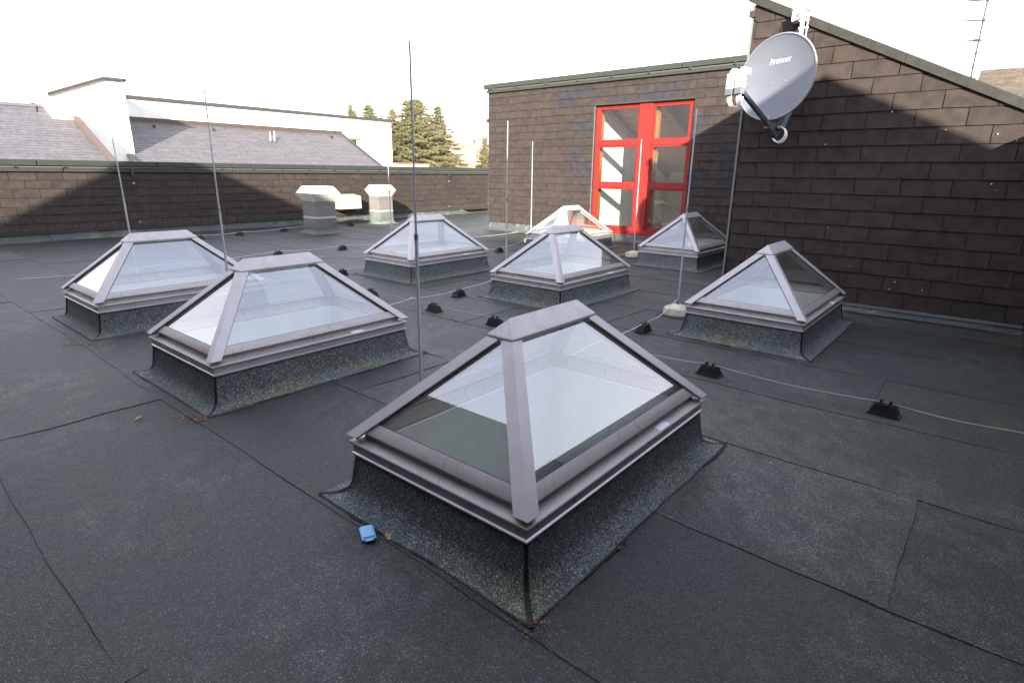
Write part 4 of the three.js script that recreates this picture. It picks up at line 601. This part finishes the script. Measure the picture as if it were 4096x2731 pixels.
{
  const o = thing('white_house', 'bright white rendered house with slate roofs beyond the parapet', 'house', [0, 0, 0]);
  // long wall
  const zl = 4.53, a0 = 7.5, a1 = 21.1;
  new MB().box(a0, a1, 27, 33, -9, zl - 0.1).build('long_wall', wallWhite, o); new MB().box(a0 - 0.05, a1 + 0.1, 26.9, 33, zl - 0.1, zl + 0.02).build('long_fascia', fasciaMat, o);
  new MB().box(a1, a1 + 2.6, 26.7, 30, -9, 2.1).build('low_wall', wallWhite, o); new MB().box(a1 + 0.02, a1 + 2.65, 26.65, 30, 2.102, 2.16).build('low_coping', M({ color: lin(0.35, 0.12, 0.08) }), o);
  const wd = new THREE.Group(); wd.name = 'window'; o.add(wd); new MB().box(17.6, 18.6, 26.96, 26.998, 2.9, 3.3).build('window_glass', capDark, wd); new MB().box(17.4, 18.95, 26.85, 26.99, 3.36, 3.42).build('window_hood', M({ color: lin(0.75, 0.6, 0.08) }), wd);
  // middle roof in front of it
  const z2 = (b) => 3.66 - 0.496 * (27 - b); roofSlates(o, 6.3, 17.5, 20.5, 26.7, z2);
  new MB().quad([6.3, 20.4, z2(20.4)], [17.5, 20.4, z2(20.4)], [17.5, 26.9, z2(26.9)], [6.3, 26.9, z2(26.9)]).quad([17.5, 20.4, -2], [17.5, 26.99, -2], [17.5, 26.9, z2(26.9)], [17.5, 20.4, z2(20.4)]).build('roof_deck', capDark, o);
  new MB().box(6.5, 17.55, 26.72, 26.99, z2(26.7), z2(26.7) + 0.2).build('ridge_flashing', M({ map: concTex, color: lin(0.1, 0.07, 0.058), roughness: 0.7 }), o);
  { const v = new MB(); v.quad([17.48, 20.4, z2(20.4) + 0.04], [17.62, 20.4, z2(20.4) + 0.04], [17.62, 26.9, z2(26.9) + 0.06], [17.48, 26.9, z2(26.9) + 0.06]); v.quad([17.62, 20.4, z2(20.4) - 0.14], [17.62, 26.9, z2(26.9) - 0.14], [17.62, 26.9, z2(26.9) + 0.06], [17.62, 20.4, z2(20.4) + 0.04]); v.quad([17.48, 20.4, z2(20.4) - 0.1], [17.62, 20.4, z2(20.4) - 0.1], [17.62, 20.4, z2(20.4) + 0.04], [17.48, 20.4, z2(20.4) + 0.04]); v.build('verge', fasciaMat, o); }
  for (const [x, dx] of [[12.85, 0], [13.05, 0.03]]) { const p = new THREE.Group(); p.name = 'vent_pipe'; o.add(p); new MB().tube([[x, 25.6, z2(25.6)], [x, 25.6, z2(25.6) + 0.42 + dx]], 0.055, 12).build('pipe', galv, p, 0.8); new MB().lathe([[0.1, z2(25.6) + 0.02], [0.07, z2(25.6) + 0.1], [0.056, z2(25.6) + 0.11]], 12, [x, 25.6]).build('collar', galvDull, p); }
  for (const x of [8.2, 10.6, 13.3, 16.6]) new MB().box(x - 0.03, x + 0.03, 26.2, 26.4, z2(26.3) + 0.01, z2(26.3) + 0.1).build('roof_hook', capDark, o);
  // tower
  const tz = (a) => a < 5.95 ? 4.72 - 0.405 * (5.95 - a) : 4.72;
  const tw = new MB(); tw.poly([[4.3, 24, -9], [6.58, 24, -9], [6.58, 24, 4.7], [5.95, 24, 4.7], [4.3, 24, tz(4.3)]]); tw.quad([6.58, 24, -9], [6.58, 30, -9], [6.58, 30, 4.7], [6.58, 24, 4.7]); tw.quad([4.3, 30, -9], [4.3, 24, -9], [4.3, 24, tz(4.3)], [4.3, 30, tz(4.3)]); tw.quad([5.95, 24, 4.7], [6.58, 24, 4.7], [6.58, 30, 4.7], [5.95, 30, 4.7]); tw.quad([4.3, 24, tz(4.3)], [5.95, 24, 4.7], [5.95, 30, 4.7], [4.3, 30, tz(4.3)]); tw.build('tower', wallWhite, o);
  const tf = new MB(); for (const [p, q] of [[4.25, 5.96], [5.96, 6.66]]) { tf.quad([p, 23.9, tz(p) - 0.03], [q, 23.9, tz(q) - 0.03], [q, 23.9, tz(q) + 0.06], [p, 23.9, tz(p) + 0.06]); tf.quad([p, 23.9, tz(p) + 0.06], [q, 23.9, tz(q) + 0.06], [q, 30.1, tz(q) + 0.06], [p, 30.1, tz(p) + 0.06]); tf.quad([p, 24.1, tz(p) - 0.03], [q, 24.1, tz(q) - 0.03], [q, 23.9, tz(q) - 0.03], [p, 23.9, tz(p) - 0.03]); } tf.box(6.6, 6.66, 23.9, 30.1, 4.69, 4.78).build('tower_fascia', fasciaMat, o);
  const lw = new MB(); lw.poly([[2.5, 26, -9], [4.95, 26, -9], [4.95, 26, 4.05], [2.5, 26, 3.2]]).build('rear_wall', wallWhite, o); const lf = new MB(); lf.quad([2.5, 25.9, 3.19], [4.85, 25.9, 4.02], [4.85, 25.9, 4.11], [2.5, 25.9, 3.28]).quad([2.5, 25.9, 3.28], [4.85, 25.9, 4.11], [4.85, 27, 4.11], [2.5, 27, 3.28]).build('rear_fascia', fasciaMat, o);
  // left roof
  const z1 = (b) => 3.72 - 0.465 * (25 - b); roofSlates(o, -6, 4.9, 19.5, 25, z1); new MB().quad([-6, 19.4, z1(19.4)], [4.95, 19.4, z1(19.4)], [4.95, 25.1, z1(25.1)], [-6, 25.1, z1(25.1)]).quad([-6, 25.1, z1(25.1)], [4.95, 25.1, z1(25.1)], [4.95, 25.1, -3], [-6, 25.1, -3]).build('roof_deck', capDark, o);
  for (let a = -6; a < 4.9; a += 0.45) new MB().quad([a, 24.8, z1(24.8) + 0.035], [a + 0.443, 24.8, z1(24.8) + 0.035], [a + 0.443, 25.08, z1(25.08) + 0.03], [a, 25.08, z1(25.08) + 0.03]).build('ridge_slate', M({ map: slateTex[0], color: lin(0.15, 0.135, 0.145), roughness: 0.5 }), o);
  { const v = new MB(); v.quad([4.86, 19.4, z1(19.4) + 0.12], [5.03, 19.4, z1(19.4) + 0.12], [5.03, 25.2, z1(25.2) + 0.16], [4.86, 25.2, z1(25.2) + 0.16]); v.quad([4.86, 25.2, z1(25.2) - 0.02], [4.86, 19.4, z1(19.4) - 0.02], [4.86, 19.4, z1(19.4) + 0.12], [4.86, 25.2, z1(25.2) + 0.16]); v.build('verge', M({ color: lin(0.09, 0.06, 0.048), roughness: 0.6 }), o); new MB().poly([[5.0, 19.4, -9], [5.0, 25.2, -9], [5.0, 25.2, z1(25.2) + 0.12], [5.0, 19.4, z1(19.4) + 0.1]]).build('gable_wall', wallWhite, o); }
  new MB().tube([[4.0, 24.5, z1(24.5)], [4.0, 24.4, z1(24.5) + 0.18]], 0.03, 8).build('roof_hook', capDark, o);
}

// ---------------------------------------------------------------- roof and aerial behind the dish wall
{
  const o = thing('tiled_roof_house', 'brown tiled roof with lichen spots rising behind the dish wall', 'house', [0, 0, 0]), z = (a) => 3.76 + 0.6 * (a - 14), mt = M({ map: concTex, color: lin(0.14, 0.112, 0.095), roughness: 0.8, vertexColors: true });
  const m = new MB(); let tone = 1; m.f = () => [tone, tone, tone]; const bl = -7, br = -0.4;
  for (let i = 0; i < 26; i++) { const a = 12.4 + i * 0.0616; for (let b = bl + (i % 2) * 0.09, k = 0; b < br; b += 0.18, k++) { tone = 0.8 + 0.4 * hash(i, k, 8) + (hash(i, k, 9) > 0.985 ? 1.6 : 0); const q = Math.min(b + 0.176, br); m.quad([a, q, z(a) + 0.014], [a, b, z(a) + 0.014], [a + 0.066, b, z(a + 0.066) + 0.004], [a + 0.066, q, z(a + 0.066) + 0.004]); m.quad([a, q, z(a)], [a, b, z(a)], [a, b, z(a) + 0.014], [a, q, z(a) + 0.014]); } }
  kind(m.build('tile_courses', mt, o), 'stuff'); new MB().quad([12.3, br, z(12.3) - 0.004], [12.3, bl, z(12.3) - 0.004], [14, bl, z(14) - 0.004], [14, br, z(14) - 0.004]).quad([14, br, z(14)], [14, bl, z(14)], [16, bl, z(14) - 1.2], [16, br, z(14) - 1.2]).quad([12.3, br, -9], [12.3, bl, -9], [12.3, bl, z(12.3)], [12.3, br, z(12.3)]).build('roof_deck', capDark, o);
  new MB().quad([12.3, br + 0.02, z(12.3) + 0.05], [12.3, br - 0.0, z(12.3) + 0.05], [14.02, br, z(14.02) + 0.04], [14.02, br + 0.02, z(14.02) + 0.04]).quad([12.3, br + 0.1, z(12.3) - 0.1], [12.3, br, z(12.3) + 0.05], [14.02, br, z(14.02) + 0.04], [14.02, br + 0.1, z(14.02) - 0.1]).poly([[12.3, br + 0.1, -9], [12.3, br + 0.1, z(12.3) - 0.1], [14.02, br + 0.1, z(14.02) - 0.1], [16, br + 0.1, z(14.02) - 1.3], [16, br + 0.1, -9]]).build('verge', M({ color: lin(0.5, 0.45, 0.5), roughness: 0.6 }), o);
  const t = thing('television_aerial', 'tall aerial mast with several antennas behind the sloping verge', 'aerial', [16, -0.13, 2.5]), am = M({ color: lin(0.035, 0.025, 0.04), roughness: 0.6 });
  new MB().tube([[0, 0, 0], [0, 0, 3.4]], 0.02, 8, 0.016).build('mast', am, t, 0.8);
  for (const h of [2.96, 2.56]) { const y = new THREE.Group(); y.name = 'yagi_antenna'; t.add(y); new MB().tube([[0, -0.03, h], [-0.08, 0.36, h + 0.02]], 0.014, 6).build('boom', am, y); const e = new MB(); for (let i = 0; i < 12; i++) { const f = 0.12 + i * 0.072, x = -0.08 * f, b = -0.03 + 0.39 * f; e.tube([[x - 0.07, b, h + 0.018 * f], [x + 0.07, b, h + 0.018 * f + 0.012]], 0.007, 5); } kind(e.build('elements', am, y), 'stuff'); new MB().box(-0.03, 0.03, -0.035, 0.025, h - 0.03, h + 0.03).build('clamp', am, y); }
  { const y = new THREE.Group(); y.name = 'broadcast_antenna'; t.add(y); new MB().tube([[-0.02, -0.1, 2.13], [-0.05, 0.34, 2.2]], 0.014, 6).build('boom', am, y); for (const b of [-0.1, 0.15, 0.34]) new MB().tube([[-0.04, b, 2.1 + (b + 0.1) * 0.16], [-0.04, b, 2.19 + (b + 0.1) * 0.16]], 0.006, 6).build('element', am, y); new MB().box(-0.03, 0.03, -0.03, 0.1, 2.14, 2.19).build('clamp', am, y); }
  for (const h of [1.9, 1.62, 1.4]) new MB().box(-0.025, 0.025, -0.03, 0.03, h - 0.02, h + 0.02).build('mast_clip', am, t);
}

// ---------------------------------------------------------------- ground, hill, trees, far town
{
  const g = new MB().quad([-900, -900, -9.5], [900, -900, -9.5], [900, 900, -9.5], [-900, 900, -9.5]).build('ground', M({ color: lin(0.12, 0.12, 0.08), roughness: 1 }), scene); kind(g, 'structure');
  const dir = [0.7, 0.714], cr = [0.714, -0.7], N = 40, Hh = (d, s) => -9.6 + 27 * smooth(120, 380, d) + 5 * (fbm(d / 60, s / 60, 8, 3) - 0.5) * smooth(130, 200, d), m = new MB(); m.f = (v) => { const k = fbm(v[0] / 18, v[1] / 18, 3, 3); return [0.8 + 0.5 * k, 0.75 + 0.4 * k, 0.7 + 0.2 * k]; };
  const P = (i, j) => { const d = 110 + 8 * i, s = -160 + 8 * j; return [dir[0] * d + cr[0] * s, dir[1] * d + cr[1] * s, Hh(d, s)]; };
  for (let i = 0; i < N; i++) for (let j = 0; j < N; j++) m.quad(P(i, j), P(i, j + 1), P(i + 1, j + 1), P(i + 1, j));
  kind(m.build('hillside', M({ color: lin(0.2, 0.15, 0.11), roughness: 1, vertexColors: true }), scene, 1), 'structure');
  const at = (d, s) => [dir[0] * d + cr[0] * s, dir[1] * d + cr[1] * s, Hh(d, s)];
  const hw_ = M({ color: lin(0.8, 0.78, 0.74) }), hr = [M({ color: lin(0.42, 0.17, 0.11) }), M({ color: lin(0.34, 0.2, 0.16) }), M({ color: lin(0.25, 0.2, 0.2) })];
  const spots = [[215, -3, 8, 'white house with steep red roof low on the far hillside'], [232, 12, 7, 'white house with dark roof among bare trees on the far hillside'], [250, -12, 7, 'small pale house beside the spruce on the far hillside'], [262, 4, 9, 'broad white house halfway up the far hillside'], [275, -20, 8, 'pale house at the edge of the spruces on the far hillside'], [285, 18, 9, 'white house close to the slate wall on the far hillside'], [300, -4, 8, 'white house with brown roof on the upper far hillside'], [312, 10, 8, 'house with red roof on the upper far hillside'], [325, -16, 9, 'white house below the crest trees of the far hillside'], [338, 24, 8, 'pale house near the crest of the far hillside'], [345, 2, 9, 'long white house at the crest of the far hillside'], [225, 22, 8, 'white gable house low down beside the slate wall']];
  spots.forEach(([d, s, w, label], i) => { const p = at(d, s), o = thing('hillside_house', label, 'house', p, 'houses on the far hillside', rr(0, 3)), h = w * 0.45, r = w * 0.4; new MB().box(-w / 2, w / 2, -r, r, -2, h).poly([[-w / 2, -r, h], [-w / 2, 0, h + r * 0.9], [-w / 2, r, h]]).poly([[w / 2, r, h], [w / 2, 0, h + r * 0.9], [w / 2, -r, h]]).build('wall', hw_, o); const e = 0.5; new MB().quad([-w / 2 - e, -r - e, h - e * 0.9], [w / 2 + e, -r - e, h - e * 0.9], [w / 2 + e, 0, h + r * 0.9 + 0.05], [-w / 2 - e, 0, h + r * 0.9 + 0.05]).quad([w / 2 + e, r + e, h - e * 0.9], [-w / 2 - e, r + e, h - e * 0.9], [-w / 2 - e, 0, h + r * 0.9 + 0.05], [w / 2 + e, 0, h + r * 0.9 + 0.05]).build('roof', hr[i % 3], o); for (const x of [-0.25, 0.2]) new MB().box(w * x - 0.5, w * x + 0.5, -r - 0.05, -r - 0.01, h * 0.45, h * 0.85).build('window', capDark, o); });
  const bt = new MB(); for (let i = 0; i < 900; i++) { const d = rr(150, 350), s = rr(-35, 35), p = at(d, s), hh = rr(3, 7); bt.tri([p[0] - 0.1, p[1] + 0.1, p[2]], [p[0] + 0.1, p[1] - 0.1, p[2]], [p[0], p[1], p[2] + hh]); for (let k = 0; k < 9; k++) { const z = p[2] + hh * rr(0.3, 0.9), w = rnd() * 6.28, l = hh * rr(0.15, 0.3); bt.tri([p[0], p[1], z - 0.12], [p[0], p[1], z + 0.12], [p[0] + l * Math.cos(w), p[1] + l * Math.sin(w), z + l * 0.8]); } }
  const bw = bt.build('bare_woodland', M({ color: lin(0.26, 0.17, 0.13), roughness: 1 }), scene); kind(bw, 'stuff', 'reddish bare trees covering the far hillside'); bw.userData.category = 'woodland';
  const ct = new MB(); for (let i = 0; i < 150; i++) { const far = i < 110, d = far ? rr(345, 395) : rr(180, 330), p = at(d, rr(-40, 40)), hh = rr(4, 9); for (let k = 0; k < 26; k++) { const t = k / 26, w = rnd() * 6.28, r = hh * 0.2 * (1 - t) + 0.15, z = p[2] + hh * t; ct.tri([p[0], p[1], z + hh * 0.09], [p[0] + r * Math.cos(w), p[1] + r * Math.sin(w), z], [p[0] + r * Math.cos(w + 0.8), p[1] + r * Math.sin(w + 0.8), z]); } }
  const cw = ct.build('far_conifers', M({ color: lin(0.06, 0.075, 0.045), roughness: 1 }), scene); kind(cw, 'stuff', 'dark conifers along the crest of the far hillside'); cw.userData.category = 'woodland';
}
const needle = [0, 1, 2].map((i) => new THREE.MeshPhysicalMaterial({ color: lin(0.13 + 0.02 * i, 0.125 + 0.012 * i, 0.045 + 0.006 * i), roughness: 1, vertexColors: true, transmission: 0.12, thickness: 0 }));
const bark = M({ color: lin(0.13, 0.09, 0.06), roughness: 1 });
function spruce(a, b, top, rad_, sd, label, dens = 1, lean = 0) {
  const base = -9.5, H = top - base, o = thing('spruce_tree', label, 'tree', [a, b, base], 'spruces behind the white house'); seed = sd;
  new MB().tube([[0, 0, 0], [lean * 0.3, 0, H * 0.4], [lean, 0, H * 0.97]], 0.28, 8, 0.03).build('trunk', bark, o, 0.9);
  const m = new MB(), lm = new MB(); let tone = 1; m.f = () => [tone, tone, tone * 0.95];
  const nb = Math.round(260 * dens);
  for (let i = 0; i < nb; i++) {
    const t = 0.34 + 0.66 * Math.pow((i + rnd()) / nb, 0.85), z = H * t, taper = Math.min(1, (1 - t) * 2.6 + 0.05), len = rad_ * (taper * rr(0.62, 1.12) + 0.05), w = i * 2.39996 + rr(-0.5, 0.5), x0 = lean * t, dr = rr(0.1, 0.38);
    const pt = (f, sd2 = 0) => { const up = len * (0.12 * f - dr * f * f + 0.14 * f ** 4); return [x0 + Math.cos(w) * len * f - Math.sin(w) * sd2, Math.sin(w) * len * f + Math.cos(w) * sd2, z + up]; };
    lm.tube([pt(0), pt(0.5), pt(1)], 0.03, 4, 0.008);
    const nt = Math.round(20 + 52 * len / rad_);
    for (let k = 0; k < nt; k++) {
      const f = Math.pow(rnd(), 0.7), sp = len * 0.3 * (1.05 - f) + 0.08, sd2 = rr(-1, 1) * sp, p = pt(f, sd2 * 0.4), q = pt(Math.min(1.06, f + rr(0.02, 0.12)), sd2), hang = rr(0.06, 0.34) * (0.5 + len / rad_), ww = rr(0.02, 0.055); tone = rr(0.65, 1.35);
      const dx = -Math.sin(w + sd2) * ww, dy = Math.cos(w + sd2) * ww;
      m.quad([p[0] - dx, p[1] - dy, p[2]], [p[0] + dx, p[1] + dy, p[2] + 0.03], [q[0] + dx * 0.5, q[1] + dy * 0.5, q[2] - hang * 0.5], [q[0] - dx * 0.4, q[1] - dy * 0.4, q[2] - hang * 0.6]);
      m.tri([q[0] - 0.05, q[1], q[2]], [q[0] + 0.05, q[1] + 0.03, q[2]], [q[0] + rr(-0.04, 0.04), q[1] + rr(-0.04, 0.04), q[2] - hang]);
      m.tri([p[0], p[1] - 0.05, p[2]], [p[0] + 0.02, p[1] + 0.05, p[2]], [p[0] + rr(-0.05, 0.05), p[1], p[2] - hang * 0.9]);
    }
  }
  lm.build('limbs', bark, o); m.build('crown', needle[sd % 3], o);
}
spruce(38.97, 45, 8.5, 4.6, 11, 'tallest olive green spruce, broad crown beside the white house', 1.5);
spruce(41.7, 45, 8.1, 3.2, 12, 'slim loose spruce on the open side of the tallest one', 0.9);
spruce(37.2, 44.3, 8.2, 3.4, 13, 'spruce with a thin tip crowded against the tallest one', 1.0);
spruce(35.9, 48, 6.9, 3.4, 14, 'dark spruce at the corner of the white house', 1.1);
spruce(33.8, 46, 7.6, 3.0, 15, 'bushy spruce top showing above the white fascia', 1.0);
spruce(31.1, 45, 7.35, 1.3, 16, 'single thin spruce tip above the white fascia', 0.8);
spruce(32.6, 46.5, 7.0, 1.3, 17, 'low spruce tip between two others above the white fascia', 0.7);
spruce(38.2, 50, 7.0, 3.2, 18, 'shaded spruce standing behind the tallest one', 1.1);
spruce(36.2, 45.5, 7.4, 2.6, 20, 'spruce rising just behind the corner of the white house', 1.0);
spruce(48.9, 45, 5.4, 1.8, 19, 'small spruce half hidden by the slate wall corner', 0.8);

scene.fog = new THREE.FogExp2(new THREE.Color(1, 0.98, 0.97), 0.0002);
renderer.setSize(1024, 682); renderer.render(scene, camera);
